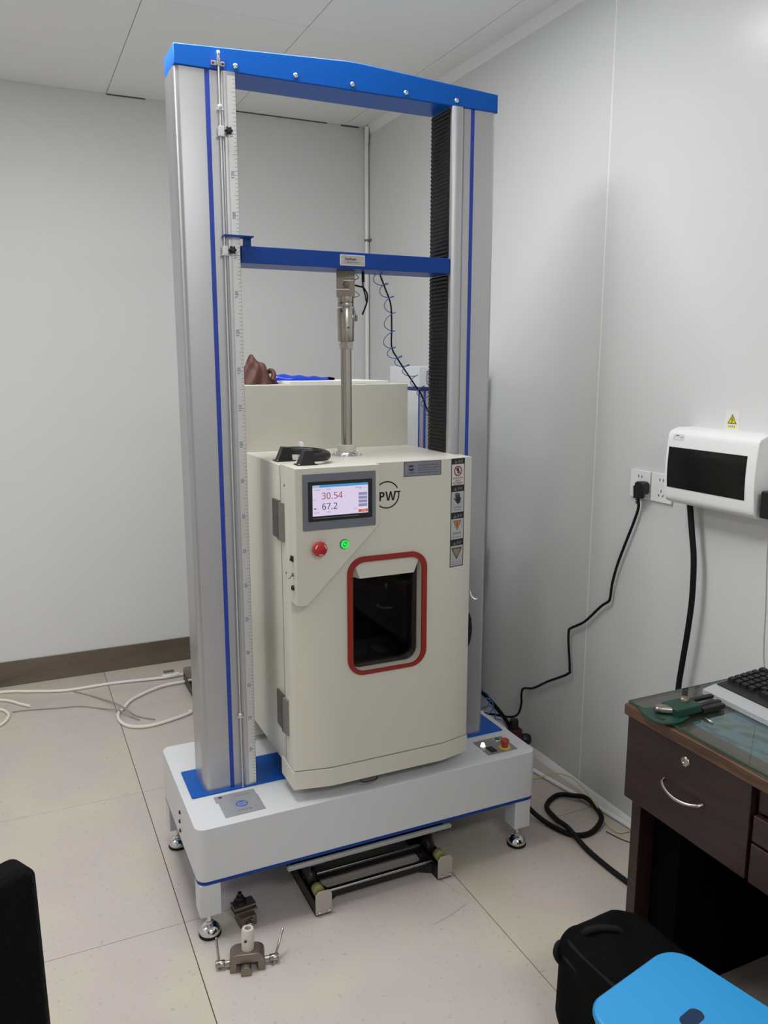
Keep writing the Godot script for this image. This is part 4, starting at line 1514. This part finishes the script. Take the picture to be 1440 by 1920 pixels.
	b.prism(rrect(-0.022, 0.022, -0.022, 0.020, 0.014, 6), 0.0, 0.030, 0.004)
	b.xf = Transform3D.IDENTITY
	b.hexa([v3(1.842, 1.150, -1.998), v3(1.818, 1.150, -1.998), v3(1.818, 1.150, -1.976), v3(1.842, 1.150, -1.976), v3(1.842, 1.19, -2.000), v3(1.816, 1.19, -2.000), v3(1.816, 1.19, -1.968), v3(1.842, 1.19, -1.968)])
	for k in 4:
		b.cyl(v3(1.83, 1.131 + 0.006 * k, -1.9905), v3(1.83, 1.1345 + 0.006 * k, -1.9905), 0.0068 + 0.0007 * k, 12, 0.001)
	var pg := part("plug", b, M.black_plastic, t)
	pg.set_meta("label", "black angled plug")
	var path := [v3(1.83, 1.152, -1.9905)]
	for q in [[1.118, -1.996], [1.069, -2.012], [0.978, -2.051], [0.901, -2.082], [0.834, -2.101], [0.785, -2.107], [0.766, -2.115], [0.738, -2.152], [0.671, -2.220], [0.644, -2.254], [0.606, -2.316], [0.588, -2.324], [0.544, -2.322], [0.454, -2.309], [0.425, -2.320], [0.351, -2.439], [0.288, -2.532], [0.260, -2.600]]:
		path.append(v3(1.84, q[0], q[1]))
	for q in [[1.831, 0.235], [1.832, 0.196], [1.820, 0.156], [1.790, 0.145], [1.735, 0.160], [1.708, 0.170], [1.645, 0.191], [1.58, 0.23]]:
		path.append(v3(q[0], q[1], -2.6))
	path.append(v3(1.44, 0.27, -2.536))
	b = MB.new()
	b.tube(curve(path, 6), 0.0046, 10)
	part("cable", b, M.black_rubber, t)
	# supply cable below the box
	path = []
	for q in [[1.175, -1.757], [1.152, -1.752], [1.082, -1.739], [1.004, -1.725], [0.890, -1.721], [0.787, -1.728], [0.681, -1.740], [0.587, -1.749], [0.42, -1.75], [0.2, -1.74], [0.012, -1.73]]:
		path.append(v3(1.815, q[0], q[1]))
	b = MB.new()
	b.tube(curve(path, 6), 0.0088, 14)
	solo("supply_cable", b, M.black_rubber, "thick black cable hanging from the underside of the white distribution box", "cable")
	# adapter at the edge of the picture
	t = thing("power_adapter", "black power adapter on the wall to the right of the distribution box", "adapter", v3(1.82, 1.178, -1.43))
	b = MB.new()
	b.span(1.768, 1.854, 1.180, 1.2515, -1.4725, -1.405, 0.003)
	part("adapter_body", b, M.black_plastic, t)
	b = MB.new()
	b.tube(curve([v3(1.80, 1.182, -1.458), v3(1.80, 1.10, -1.462), v3(1.80, 0.95, -1.452), v3(1.80, 0.78, -1.44), v3(1.80, 0.771, -1.40), v3(1.80, 0.769, -1.2)], 6), 0.0016, 8)
	part("adapter_wire", b, M.hose_grey, t)
	# regulator, hoses and cables behind the tester's right end
	t = thing("air_regulator", "black and dark red air regulator behind the right end of the tester base", "regulator", v3(1.79, 0, -2.56))
	part("adjusting_knob", turned(v3(1.771, 0.118, -2.56), Vector3.UP, [[0, 0], [0.0175, 0], [0.0185, 0.004], [0.0185, 0.028], [0.0165, 0.035], [0, 0.036]], 24), M.black_plastic, t)
	b = MB.new()
	b.span(1.755, 1.800, 0.0, 0.118, -2.585, -2.535, 0.006)
	part("regulator_body", b, M.dark_red, t)
	part("bowl", turned(v3(1.800, 0.066, -2.55), v3(1, -0.12, 0.2), [[0, 0], [0.018, 0], [0.0235, 0.008], [0.0245, 0.026], [0.020, 0.038], [0.0, 0.042]], 24), M.black_plastic, t)
	b = MB.new()
	b.tube(curve([v3(1.45, 0.325, -2.540), v3(1.52, 0.345, -2.56), v3(1.585, 0.325, -2.57), v3(1.6216, 0.2942, -2.57), v3(1.6756, 0.2346, -2.57), v3(1.7284, 0.1672, -2.57), v3(1.757, 0.12, -2.568), v3(1.77, 0.10, -2.565)], 7), 0.0085, 12)
	solo("black_hose", b, M.black_rubber, "thick black hose slanting from behind the right silver column down to the air regulator", "hose")
	b = MB.new()
	b.tube(curve([v3(1.50, 0.30, -2.54), v3(1.585, 0.318, -2.545), v3(1.625, 0.30, -2.545), v3(1.643, 0.265, -2.545), v3(1.625, 0.235, -2.55), v3(1.592, 0.245, -2.55), v3(1.590, 0.278, -2.54), v3(1.62, 0.283, -2.535), v3(1.652, 0.258, -2.54), v3(1.655, 0.222, -2.545), v3(1.628, 0.208, -2.55), v3(1.605, 0.222, -2.55), v3(1.612, 0.246, -2.54), v3(1.645, 0.243, -2.535), v3(1.668, 0.21, -2.54), v3(1.672, 0.18, -2.545), v3(1.70, 0.172, -2.545), v3(1.725, 0.14, -2.55), v3(1.757, 0.085, -2.555)], 7), 0.0024, 8)
	solo("air_tubing", b, M.hose_blue, "tangle of thin blue air tubing between the right column and the air regulator", "tubing")
	# coiled hose and cable from the crosshead
	var run := curve([v3(1.046, 1.839, -2.285), v3(1.067, 1.804, -2.296), v3(1.092, 1.757, -2.308), v3(1.101, 1.693, -2.319), v3(1.107, 1.629, -2.331), v3(1.132, 1.594, -2.342), v3(1.162, 1.561, -2.354), v3(1.200, 1.518, -2.365), v3(1.237, 1.477, -2.377), v3(1.262, 1.434, -2.388), v3(1.286, 1.405, -2.400)], 8)
	b = MB.new()
	b.tube(run, 0.0026, 8)
	solo("crosshead_cable", b, M.black_rubber, "thin black cable hanging from the blue crosshead inside the blue coiled hose", "cable")
	var coil := []
	for k in run.size():
		if k == run.size() - 1:
			break
		for s in 3:
			var f := (k + s / 3.0)
			var p := run[k].lerp(run[k + 1], s / 3.0)
			var a := f * TAU / 6.6 + 0.6
			var r := 0.0175
			var o := 0.006 * sin(f * 0.15)
			coil.append(p + v3(cos(a) * r + o - 0.012 + 0.026 * f / 80.0, sin(a) * 0.009, sin(a) * r * 0.9))
	b = MB.new()
	b.tube(curve(coil, 2), 0.0014, 6)
	solo("coiled_hose", b, M.hose_blue, "thin blue coiled air hose hanging from the blue crosshead towards the right column", "hose")


func desk_and_things() -> void:
	var t := thing("desk", "dark brown wooden desk with lighter top edge standing against the right wall", "desk", v3(1.585, 0, -0.75))
	var b := MB.new()
	b.span(1.317, 1.8525, 0.731, 0.760, -1.438, -0.06, 0.003)
	part("desktop", b, M.edge_wood, t)
	b = MB.new()
	b.span(1.345, 1.845, 0.70, 0.731, -1.415, -0.08)
	b.span(1.345, 1.83, 0.512, 0.70, -1.428, -1.412)
	b.span(1.345, 1.83, 0.512, 0.70, -1.060, -1.046)
	b.span(1.345, 1.83, 0.512, 0.524, -1.412, -0.08)
	b.span(1.82, 1.838, 0.15, 0.70, -1.412, -0.08)
	part("carcass", b, M.desk_wood, t)
	for q in [[-1.434, -1.402], [-0.10, -0.08]]:
		b = MB.new()
		b.span(1.357, 1.84, 0.0, 0.7, q[0], q[1], 0.002)
		part("side_panel", b, M.desk_wood, t)
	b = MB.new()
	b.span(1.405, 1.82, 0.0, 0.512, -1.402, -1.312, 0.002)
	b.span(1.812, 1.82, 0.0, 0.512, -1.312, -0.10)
	part("shade_board", b, M.shade_black, t)  # added board, near-black to stand for the unlit knee space
	b = MB.new()
	b.span(1.325, 1.345, 0.515, 0.729, -1.430, -1.0625, 0.002)
	var dr := part("drawer", b, M.desk_wood, t)
	b = MB.new()
	b.tube(curve([v3(1.325, 0.626, -1.300), v3(1.313, 0.622, -1.294), v3(1.303, 0.616, -1.272), v3(1.299, 0.612, -1.242), v3(1.303, 0.613, -1.212), v3(1.313, 0.617, -1.190), v3(1.325, 0.620, -1.184)], 7), 0.0040, 12)
	part("handle", b, M.steel, dr)
	part("lock", turned(v3(1.325, 0.697, -1.2400), Vector3.LEFT, [[0, 0], [0.0125, 0], [0.0125, 0.002], [0.0095, 0.005], [0.005, 0.005], [0.004, 0.003], [0, 0.003]], 24), M.steel, dr)
	for q in [[0.672, 0.729, 1.338], [0.609, 0.6665, 1.326], [0.515, 0.6035, 1.325]]:
		b = MB.new()
		b.span(q[2], 1.345, q[0], q[1], -1.0535, -0.62, 0.0015)
		part("drawer", b, M.desk_wood, t)
	b = MB.new()
	b.span(1.330, 1.345, 0.515, 0.729, -0.615, -0.085, 0.002)
	part("apron", b, M.desk_wood, t)
	# printed sheet and the glass over it
	b = MB.new()
	b.span(1.380, 1.80, 0.760, 0.7606, -1.285, -0.62)
	solo("printed_sheet", b, M.blue_chart, "blue and green printed sheet lying under the glass of the desk", "printed sheet")
	b = MB.new()
	b.span(1.329, 1.848, 0.7607, 0.7655, -1.4345, -0.07)
	var gs := solo("glass_sheet", b, M.desk_glass, "clear greenish glass sheet covering the wooden desktop", "glass sheet")
	b = MB.new()
	b.span(1.3285, 1.3295, 0.7607, 0.7655, -1.4345, -0.07)
	b.span(1.3285, 1.848, 0.7607, 0.7655, -1.4355, -1.4345)
	part("polished_edge", b, M.glass_edge, gs)
	# green hand tool
	var yg := 0.7657
	t = thing("hand_tool", "dark green hand tool with silver thumb plate and dark steel bars on the desk corner", "hand tool", v3(1.37, yg, -1.33))
	part("tool_handle", slab(pv([[1.309, -1.383], [1.296, -1.345], [1.293, -1.318], [1.301, -1.296], [1.322, -1.284], [1.352, -1.284], [1.386, -1.296], [1.386, -1.340], [1.344, -1.366]]), yg, yg + 0.006, 0.0012), M.tool_green, t)
	b = MB.new()
	b.span(1.352, 1.432, yg + 0.004, yg + 0.024, -1.355, -1.300, 0.003)
	part("tool_block", b, M.tool_green, t)
	part("hang_slot", slab(pv([[1.309, -1.327], [1.324, -1.306], [1.310, -1.301]]), yg + 0.006, yg + 0.0064), M.ink_black, t)
	b = MB.new()
	b.xf = Transform3D(Basis(Vector3.UP, -0.6), v3(1.349, yg, -1.334))
	b.lump(v3(0, 0.015, 0), v3(0.026, 0.008, 0.014), 0.55, 28, 14)
	part("thumb_plate", b, M.steel, t)
	part("clamp_knob", turned(v3(1.408, yg + 0.024, -1.336), Vector3.UP, [[0, 0], [0.011, 0], [0.011, 0.006], [0.008, 0.009], [0, 0.009]], 20), M.dull_steel, t)
	b = MB.new()
	b.span(1.43, 1.510, yg + 0.010, yg + 0.018, -1.352, -1.340, 0.001)
	b.span(1.43, 1.512, yg + 0.006, yg + 0.012, -1.330, -1.318, 0.001)
	b.span(1.43, 1.50, yg + 0.002, yg + 0.014, -1.312, -1.296, 0.001)
	part("steel_bars", b, M.dark_steel, t)
	b = MB.new()
	b.cyl(v3(1.414, 0.7685, -1.282), v3(1.4125, 0.7685, -1.250), 0.0026, 12, 0.0008)
	solo("metal_pin", b, M.steel, "short silver metal pin lying on the glass beside the green hand tool", "pin")
	# keyboard
	t = thing("keyboard", "computer keyboard with silver grey case and black keys lying on the desk glass", "keyboard", Vector3.ZERO, "", true)
	b = MB.new()
	b.xf = Transform3D(Basis(v3(0, 0, 1), v3(0, 1, 0), v3(-1, 0, 0)), Vector3.ZERO)
	b.xf = Transform3D(Basis(v3(0, 0, -1), v3(0, 1, 0), v3(1, 0, 0)), Vector3.ZERO)
	b.prism(pv([[-0.105, 0.0], [-0.105, 0.012], [-0.070, 0.019], [0.098, 0.033], [0.105, 0.030], [0.105, 0.0]]), -0.225, 0.225, 0.002)
	part("case", b, M.keyboard_beige, t)
	b = MB.new()
	var tilt := Transform3D(Basis(Vector3.RIGHT, 0.083), v3(0, 0.0265, -0.0135))
	b.xf = tilt
	b.box(v3(0, 0.001, 0), v3(0.436, 0.004, 0.158), 0.001)
	part("key_bed", b, M.key_black, t)
	b = MB.new()
	b.hexa([v3(-0.0085, 0, 0.0085), v3(0.0085, 0, 0.0085), v3(0.0085, 0, -0.0085), v3(-0.0085, 0, -0.0085), v3(-0.0068, 0.009, 0.0065), v3(0.0068, 0.009, 0.0065), v3(0.0068, 0.0095, -0.0068), v3(-0.0068, 0.0095, -0.0068)])
	var km := mesh_of(b, Vector3.ZERO)
	for r in 6:
		for c in 21:
			var wide := 1.0
			if r == 5 and c >= 4 and c <= 9:
				if c > 4: continue
				wide = 6.0
			if r == 0 and c in [1, 14]:
				continue
			var k := MeshInstance3D.new()
			k.name = "key"
			k.mesh = km
			k.material_override = M.key_black
			t.add_child(k, true)
			var pz := -0.066 + 0.0195 * r + (0.0 if r > 0 else -0.006)
			var px := -0.2065 + 0.0206 * (c + (wide - 1.0) / 2.0)
			k.transform = tilt * Transform3D(Basis.from_scale(v3(1.05 * wide, 1, 1)), v3(px, 0.003, pz + 0.006))
	t.transform = Transform3D(Basis(Vector3.UP, -PI / 2 - 0.03), v3(1.622, 0.7657, -1.163))


func floor_things() -> void:
	# conduit and wires along the right wall
	var b := MB.new()
	b.tube(curve([v3(1.655, 0.0085, -3.10), v3(1.7657, 0.0085, -2.386), v3(1.8356, 0.0085, -1.9392), v3(1.842, 0.0085, -1.60)], 8), 0.008, 12)
	solo("floor_conduit", b, M.joint_white, "straight white conduit lying on the floor along the foot of the right wall", "pipe")
	b = MB.new()
	b.tube(curve([v3(1.44, 0.16, -2.25), v3(1.485, 0.135, -2.235), v3(1.535, 0.066, -2.175), v3(1.578, 0.016, -2.095), v3(1.612, 0.009, -2.0), v3(1.655, 0.009, -1.968), v3(1.7019, 0.009, -1.972), v3(1.752, 0.017, -1.995), v3(1.776, 0.026, -2.0268), v3(1.797, 0.0265, -2.1256), v3(1.770, 0.020, -2.172), v3(1.7300, 0.0110, -2.2100), v3(1.6524, 0.0095, -2.168), v3(1.628, 0.014, -2.08), v3(1.618, 0.026, -2.0), v3(1.6127, 0.012, -1.90), v3(1.613, 0.009, -1.80), v3(1.6188, 0.009, -1.6996), v3(1.63, 0.009, -1.56), v3(1.64, 0.009, -1.46)], 9), 0.0088, 12)
	solo("power_cable", b, M.black_rubber, "thick black power cable looped on the floor between the tester and the desk", "cable")
	b = MB.new()
	b.tube(curve([v3(1.60, 0.012, -2.40), v3(1.7307, 0.014, -2.3431), v3(1.79, 0.030, -2.325), v3(1.822, 0.040, -2.26), v3(1.818, 0.042, -2.19), v3(1.787, 0.040, -2.07), v3(1.772, 0.012, -1.985), v3(1.78, 0.003, -1.935), v3(1.8204, 0.003, -1.9265), v3(1.84, 0.003, -1.91)], 8), 0.0022, 8)
	solo("yellow_wire", b, M.wire_yellow, "thin yellow earth wire curving over the black cable loop by the right wall", "wire")
	b = MB.new()
	b.tube(curve([v3(1.748, 0.002, -1.96), v3(1.765, 0.002, -1.90), v3(1.79, 0.002, -1.86)], 6), 0.0015, 6)
	b.cyl(v3(1.79, 0.004, -1.86), v3(1.797, 0.004, -1.848), 0.004, 8)
	solo("wire_end", b, M.black_rubber, "short dark wire end on the floor below the yellow wire", "wire")
	b = MB.new()
	b.tube(curve([v3(1.555, 0.0012, -1.63), v3(1.563, 0.0012, -1.625), v3(1.572, 0.0012, -1.60), v3(1.586, 0.0012, -1.595), v3(1.60, 0.0012, -1.60)], 6), 0.0011, 6)
	solo("thread", b, M.black_rubber, "tiny black thread on the floor tile beside the desk leg", "thread")
	# white hoses in the far left
	b = MB.new()
	b.tube(curve([v3(-0.45, 0.0075, -4.13), v3(-0.1409, 0.0075, -4.1212), v3(0.0003, 0.0075, -4.0703), v3(0.1542, 0.0075, -4.0136), v3(0.3653, 0.0075, -4.0115), v3(0.5933, 0.010, -3.9749), v3(0.6326, 0.012, -3.9722), v3(0.6873, 0.010, -3.9783), v3(0.80, 0.0075, -3.985), v3(0.95, 0.0075, -3.99)], 8), 0.0072, 12)
	var wh := solo("white_hose", b, M.hose_white, "long white hose with a coupling running along the back wall skirting", "hose")
	b = MB.new()
	b.cyl(v3(0.605, 0.0135, -3.9745), v3(0.690, 0.0135, -3.979), 0.0125, 16, 0.002)
	b.cyl(v3(0.645, 0.02, -3.976), v3(0.645, 0.034, -3.976), 0.007, 12)
	part("coupling", b, M.white_plastic, wh)
	b = MB.new()
	b.span(0.612, 0.664, 0.034, 0.042, -3.985, -3.967, 0.002)
	part("coupling_lever", b, M.dull_steel, wh)
	b = MB.new()
	b.tube(curve([v3(0.86, 0.012, -3.93), v3(0.76, 0.012, -3.885), v3(0.694, 0.011, -3.875), v3(0.5745, 0.009, -3.8633), v3(0.435, 0.008, -3.7722), v3(0.3793, 0.008, -3.6787), v3(0.3496, 0.008, -3.6289), v3(0.3463, 0.008, -3.5449), v3(0.382, 0.008, -3.4694), v3(0.4573, 0.008, -3.4404), v3(0.5534, 0.008, -3.4613), v3(0.645, 0.008, -3.4990), v3(0.652, 0.008, -3.52)], 9), 0.0075, 12)
	solo("looped_hose", b, M.hose_white, "white hose making a wide loop on the floor left of the silver column", "hose")
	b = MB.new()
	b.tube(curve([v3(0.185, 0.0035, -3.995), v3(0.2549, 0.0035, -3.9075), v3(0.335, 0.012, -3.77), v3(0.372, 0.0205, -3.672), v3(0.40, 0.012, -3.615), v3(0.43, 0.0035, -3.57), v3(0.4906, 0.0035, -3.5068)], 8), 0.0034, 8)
	solo("shadow_tube", b, M.hose_grey, "thin grey tube standing for a hose shadow, crossing from the long white hose to the loop", "tube")  # shadow line of the white hoses, built as a grey tube
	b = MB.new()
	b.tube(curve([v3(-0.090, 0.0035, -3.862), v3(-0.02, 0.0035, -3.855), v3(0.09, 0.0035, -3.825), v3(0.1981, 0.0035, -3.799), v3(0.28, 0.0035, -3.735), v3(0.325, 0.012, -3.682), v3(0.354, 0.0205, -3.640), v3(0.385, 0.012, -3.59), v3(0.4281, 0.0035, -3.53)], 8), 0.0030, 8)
	solo("shadow_tube", b, M.hose_grey, "thin grey tube standing for a hose shadow, running from the bent white hose at left to the loop", "tube")  # second hose shadow line, also built as a tube
	b = MB.new()
	b.tube(curve([v3(-0.32, 0.007, -4.06), v3(-0.1404, 0.007, -4.0241), v3(-0.0496, 0.007, -3.9287), v3(-0.0117, 0.007, -3.885)], 8), 0.0068, 10)
	solo("hose_end", b, M.hose_white, "cut end of a white hose pointing right at the left edge of the floor", "hose")
	b = MB.new()
	b.tube(curve([v3(-0.33, 0.007, -3.93), v3(-0.22, 0.007, -3.92), v3(-0.1399, 0.007, -3.9054), v3(-0.1067, 0.007, -3.845), v3(-0.108, 0.007, -3.79), v3(-0.135, 0.007, -3.73), v3(-0.2, 0.007, -3.68)], 8), 0.0068, 10)
	solo("bent_hose", b, M.hose_white, "white hose bending back on itself at the left edge of the floor", "hose")
	# grips in front of the tester
	grip_front()
	grip_back()


func grip_front() -> void:
	var t := thing("tensile_grip", "steel grip with pale collar and two screw handles in front of the tester's left foot", "grip", Vector3.ZERO, "", true)
	# stands on its two jaws; x across the jaws, y up
	var b := MB.new()
	var yoke := PackedVector2Array()
	yoke.append_array(pv([[-0.046, 0.0], [-0.046, 0.030]]))
	for k in 7:
		var a := PI - (PI / 2) * k / 6.0
		yoke.append(Vector2(-0.022 + 0.024 * cos(a), 0.030 + 0.022 * sin(a)))
	for k in 7:
		var a := PI / 2 - (PI / 2) * k / 6.0
		yoke.append(Vector2(0.022 + 0.024 * cos(a), 0.030 + 0.022 * sin(a)))
	yoke.append_array(pv([[0.046, 0.0], [0.027, 0.0], [0.027, 0.026], [-0.027, 0.026], [-0.027, 0.0]]))
	b.prism(yoke, -0.024, 0.024, 0.002)
	part("yoke", b, M.dull_steel, t)
	b = MB.new()
	b.prism(pv([[-0.017, 0.0], [-0.017, 0.020], [-0.008, 0.0255], [0.004, 0.0245], [0.010, 0.019], [0.010, 0.0]]), -0.018, 0.040, 0.0015)
	part("jaw", b, M.dull_steel, t)
	var co := part("collar", turned(v3(0.002, 0.050, -0.002), v3(0.03, 1, -0.06), [[0.0085, 0.058], [0.0085, 0.010], [0.0, 0.010], [0.0, 0.0], [0.0165, 0.0], [0.0165, 0.054], [0.0145, 0.058], [0.0085, 0.058]], 28), M.warm_white, t)
	part("collar_screw", turned(v3(-0.003, 0.083, 0.0140), Vector3.BACK, [[0, 0], [0.0038, 0], [0.0038, 0.001], [0, 0.001]], 14), M.dark_steel, co)
	for s in [-1.0, 1.0]:
		b = MB.new()
		b.cyl(v3(s * 0.045, 0.015, 0.0), v3(s * 0.060, 0.015, 0.0), 0.006, 12)
		b.cyl(v3(s * 0.058, 0.015, 0.0), v3(s * 0.083, 0.015, 0.0), 0.0092, 16, 0.0015)
		var sp := part("spindle", b, M.steel, t)
		b = MB.new()
		var d := v3(-0.006, 0.080, -0.008) if s < 0 else v3(0.026, 0.060, -0.044)
		b.cyl(v3(s * 0.0735, 0.015, 0) - d * 0.28, v3(s * 0.0735, 0.015, 0) + d * 0.92, 0.0033, 10, 0.0008)
		part("tommy_bar", b, M.steel, sp)
	t.transform = Transform3D(Basis(Vector3.UP, -0.26), v3(0.466, 0.0, -1.868))


func grip_back() -> void:
	var t := thing("tensile_grip", "dark steel grip with stacked plates in the shade under the tester's front edge", "grip", Vector3.ZERO, "", true)
	var b := MB.new()
	b.box(v3(0, 0.016, 0.005), v3(0.048, 0.032, 0.058), 0.003)
	part("grip_body", b, M.worn_steel, t)
	b = MB.new()
	b.box(v3(0, 0.035, -0.006), v3(0.068, 0.006, 0.042), 0.0012)
	b.box(v3(0, 0.047, -0.010), v3(0.066, 0.006, 0.040), 0.0012)
	b.box(v3(0.0, 0.041, -0.012), v3(0.044, 0.008, 0.030))
	part("clamp_plates", b, M.dull_steel, t)
	part("clamp_nut", turned(v3(-0.008, 0.049, -0.014), Vector3.UP, [[0, 0], [0.018, 0], [0.018, 0.010], [0.011, 0.013], [0.011, 0.022], [0.006, 0.024], [0.006, 0.034], [0, 0.035]], 18), M.dark_steel, t)
	b = MB.new()
	b.cyl(v3(0.0, 0.012, 0.034), v3(0.0, 0.012, 0.050), 0.010, 14, 0.002)
	b.cyl(v3(0.006, 0.028, 0.020), v3(0.006, 0.024, 0.040), 0.004, 10)
	part("clamp_screw", b, M.steel, t)
	t.transform = Transform3D(Basis(Vector3.UP, 0.10), v3(0.507, 0.0, -2.045))


func seats_and_bag() -> void:
	# blue stool
	var t := thing("stool", "bright blue plastic stool with rounded corners in front of the desk", "stool", Vector3.ZERO, "", true)
	var b := MB.new()
	b.xf = PLAN
	b.prism(rrect(-0.138, 0.138, -0.14, 0.14, 0.055, 10), 0.432, 0.450, 0.007)
	b.xf = Transform3D.IDENTITY
	part("seat", b, M.stool_blue, t)
	b = MB.new()
	b.xf = PLAN
	b.ring(rrect(-0.132, 0.132, -0.134, 0.134, 0.05, 8), rrect(-0.127, 0.127, -0.129, 0.129, 0.045, 8), 0.395, 0.436)
	part("seat_rim", b, M.stool_blue, t)
	b = MB.new()
	b.xf = PLAN
	b.prism(rrect(-0.026, 0.026, -0.008, 0.020, 0.0139, 8), 0.4502, 0.4506)
	part("hand_hole", b, mat("deep_blue", c8(16, 44, 78), 0.7), t)
	for sx in [-1.0, 1.0]:
		for sz in [-1.0, 1.0]:
			b = MB.new()
			var q := []
			for y in [0.0, 0.42]:
				var o := v3(sx * (0.118 if y > 0 else 0.128), y, sz * (0.12 if y > 0 else 0.13))
				for d in [[-1, -1], [1, -1], [1, 1], [-1, 1]]:
					q.append(o + v3(d[0] * 0.016 - sx * 0.016, 0, d[1] * 0.016 - sz * 0.016))
			b.hexa(q)
			part("leg", b, M.stool_blue, t)
	t.transform = Transform3D(Basis(Vector3.UP, 0.21), v3(1.008, 0, -0.880))
	# black bag
	t = thing("backpack", "black fabric backpack standing on the floor between the desk and the blue stool", "bag", v3(1.165, 0, -1.19))
	b = MB.new()
	b.xf = Transform3D(Basis(Vector3.UP, 0.06), v3(1.165, 0, -1.192))
	b.patch(func(u: float, v: float) -> Vector3:
		var a := TAU * u
		var q := PI * (v - 0.5)
		var sp := func(x: float, e: float) -> float: return signf(x) * pow(absf(x), e)
		var p := v3(0.120 * sp.call(cos(a), 0.36) * sp.call(cos(q), 0.33), 0.163 + 0.163 * sp.call(sin(q), 0.42), 0.143 * sp.call(sin(a), 0.36) * sp.call(cos(q), 0.33))
		p.y -= clampf((p.x + 0.02) / 0.12, 0.0, 1.0) * 0.012 * (p.y / 0.326)
		p.x += 0.006 * sin(p.y * 40.0) + 0.005 * sin(p.z * 45.0 + p.y * 20.0)
		p.y += 0.006 * sin(p.x * 50.0) * sin(p.z * 40.0) * (p.y / 0.3)
		return p, 72, 48, v3(0, 0.16, 0))
	part("main_body", b, M.bag_black, t)
	for q in [[0.268, 0.104, 0.126], [0.232, 0.1185, 0.141]]:
		b = MB.new()
		b.xf = Transform3D(Basis(Vector3.UP, 0.06), v3(1.165, 0, -1.192))
		var loop := []
		for k in 28:
			var a := TAU * k / 28
			var sp := func(x: float) -> float: return signf(x) * pow(absf(x), 0.42)
			var px: float = q[1] * sp.call(cos(a))
			loop.append(v3(px + 0.006 * sin(q[0] * 40.0), q[0] + 0.03 - clampf((px + 0.02) / 0.12, 0.0, 1.0) * 0.011, q[2] * sp.call(sin(a))))
		b.tube(curve(loop, 3, true), 0.005, 8, true)
		part("piping", b, M.bag_trim, t)
	b = MB.new()
	b.lump(v3(1.125, 0.11, -1.066), v3(0.045, 0.09, 0.022), 0.4, 32, 20)
	part("front_pocket", b, M.bag_black, t)
	b = MB.new()
	b.tube(curve([v3(1.085, 0.196, -1.046), v3(1.10, 0.203, -1.044), v3(1.14, 0.203, -1.044), v3(1.165, 0.196, -1.047)], 6), 0.004, 8)
	part("pocket_zip", b, M.bag_trim, t)
	b = MB.new()
	b.tube(curve([v3(1.085, 0.318, -1.270), v3(1.090, 0.332, -1.260), v3(1.115, 0.336, -1.250), v3(1.150, 0.332, -1.235), v3(1.160, 0.316, -1.228)], 7), 0.008, 10)
	part("carry_handle", b, M.bag_trim, t)
	b = MB.new()
	b.tube(curve([v3(1.075, 0.270, -1.315), v3(1.048, 0.274, -1.312), v3(1.036, 0.258, -1.305), v3(1.046, 0.236, -1.300), v3(1.058, 0.232, -1.296)], 6), 0.006, 8)
	part("strap_loop", b, M.bag_trim, t)
	# black chair at the left edge
	t = thing("office_chair", "black padded chair with rounded backrest, cut off by the lower left edge", "chair", v3(-0.018, 0, -1.10))
	b = MB.new()
	b.xf = Transform3D(Basis(Vector3.RIGHT, -0.03), v3(0, 0.5, -1.10))
	b.prism(rrect(-0.475, -0.017, 0.0, 0.414, 0.022, 8), -0.03, 0.03, 0.014)
	part("backrest", b, M.chair_black, t)
	b = MB.new()
	b.lump(v3(-0.24, 0.455, -0.84), v3(0.235, 0.04, 0.225), 0.3, 40, 16)
	part("seat", b, M.chair_black, t)
	b = MB.new()
	b.tube(curve([v3(-0.24, 0.62, -1.13), v3(-0.24, 0.48, -1.13), v3(-0.24, 0.415, -1.08), v3(-0.24, 0.41, -0.9)], 6), 0.02, 10)
	part("back_bracket", b, M.black_plastic, t)
	b = MB.new()
	b.cyl(v3(-0.24, 0.09, -0.88), v3(-0.24, 0.42, -0.88), 0.026, 18)
	part("gas_column", b, M.black_plastic, t)
	for k in 5:
		var a := TAU * k / 5 + 0.3
		var d := v3(cos(a), 0, sin(a))
		b = MB.new()
		b.tube(PackedVector3Array([v3(-0.24, 0.11, -0.88), v3(-0.24, 0.075, -0.88) + d * 0.27]), 0.018, 10)
		var arm := part("base_arm", b, M.black_plastic, t)
		b = MB.new()
		var side := d.cross(Vector3.UP)
		b.cyl(v3(-0.24, 0.027, -0.88) + d * 0.27 - side * 0.02, v3(-0.24, 0.027, -0.88) + d * 0.27 + side * 0.02, 0.027, 16, 0.003)
		b.cyl(v3(-0.24, 0.04, -0.88) + d * 0.265, v3(-0.24, 0.08, -0.88) + d * 0.265, 0.008, 10)
		part("caster", b, M.black_rubber, arm)
	t.rotation.y = 0.5
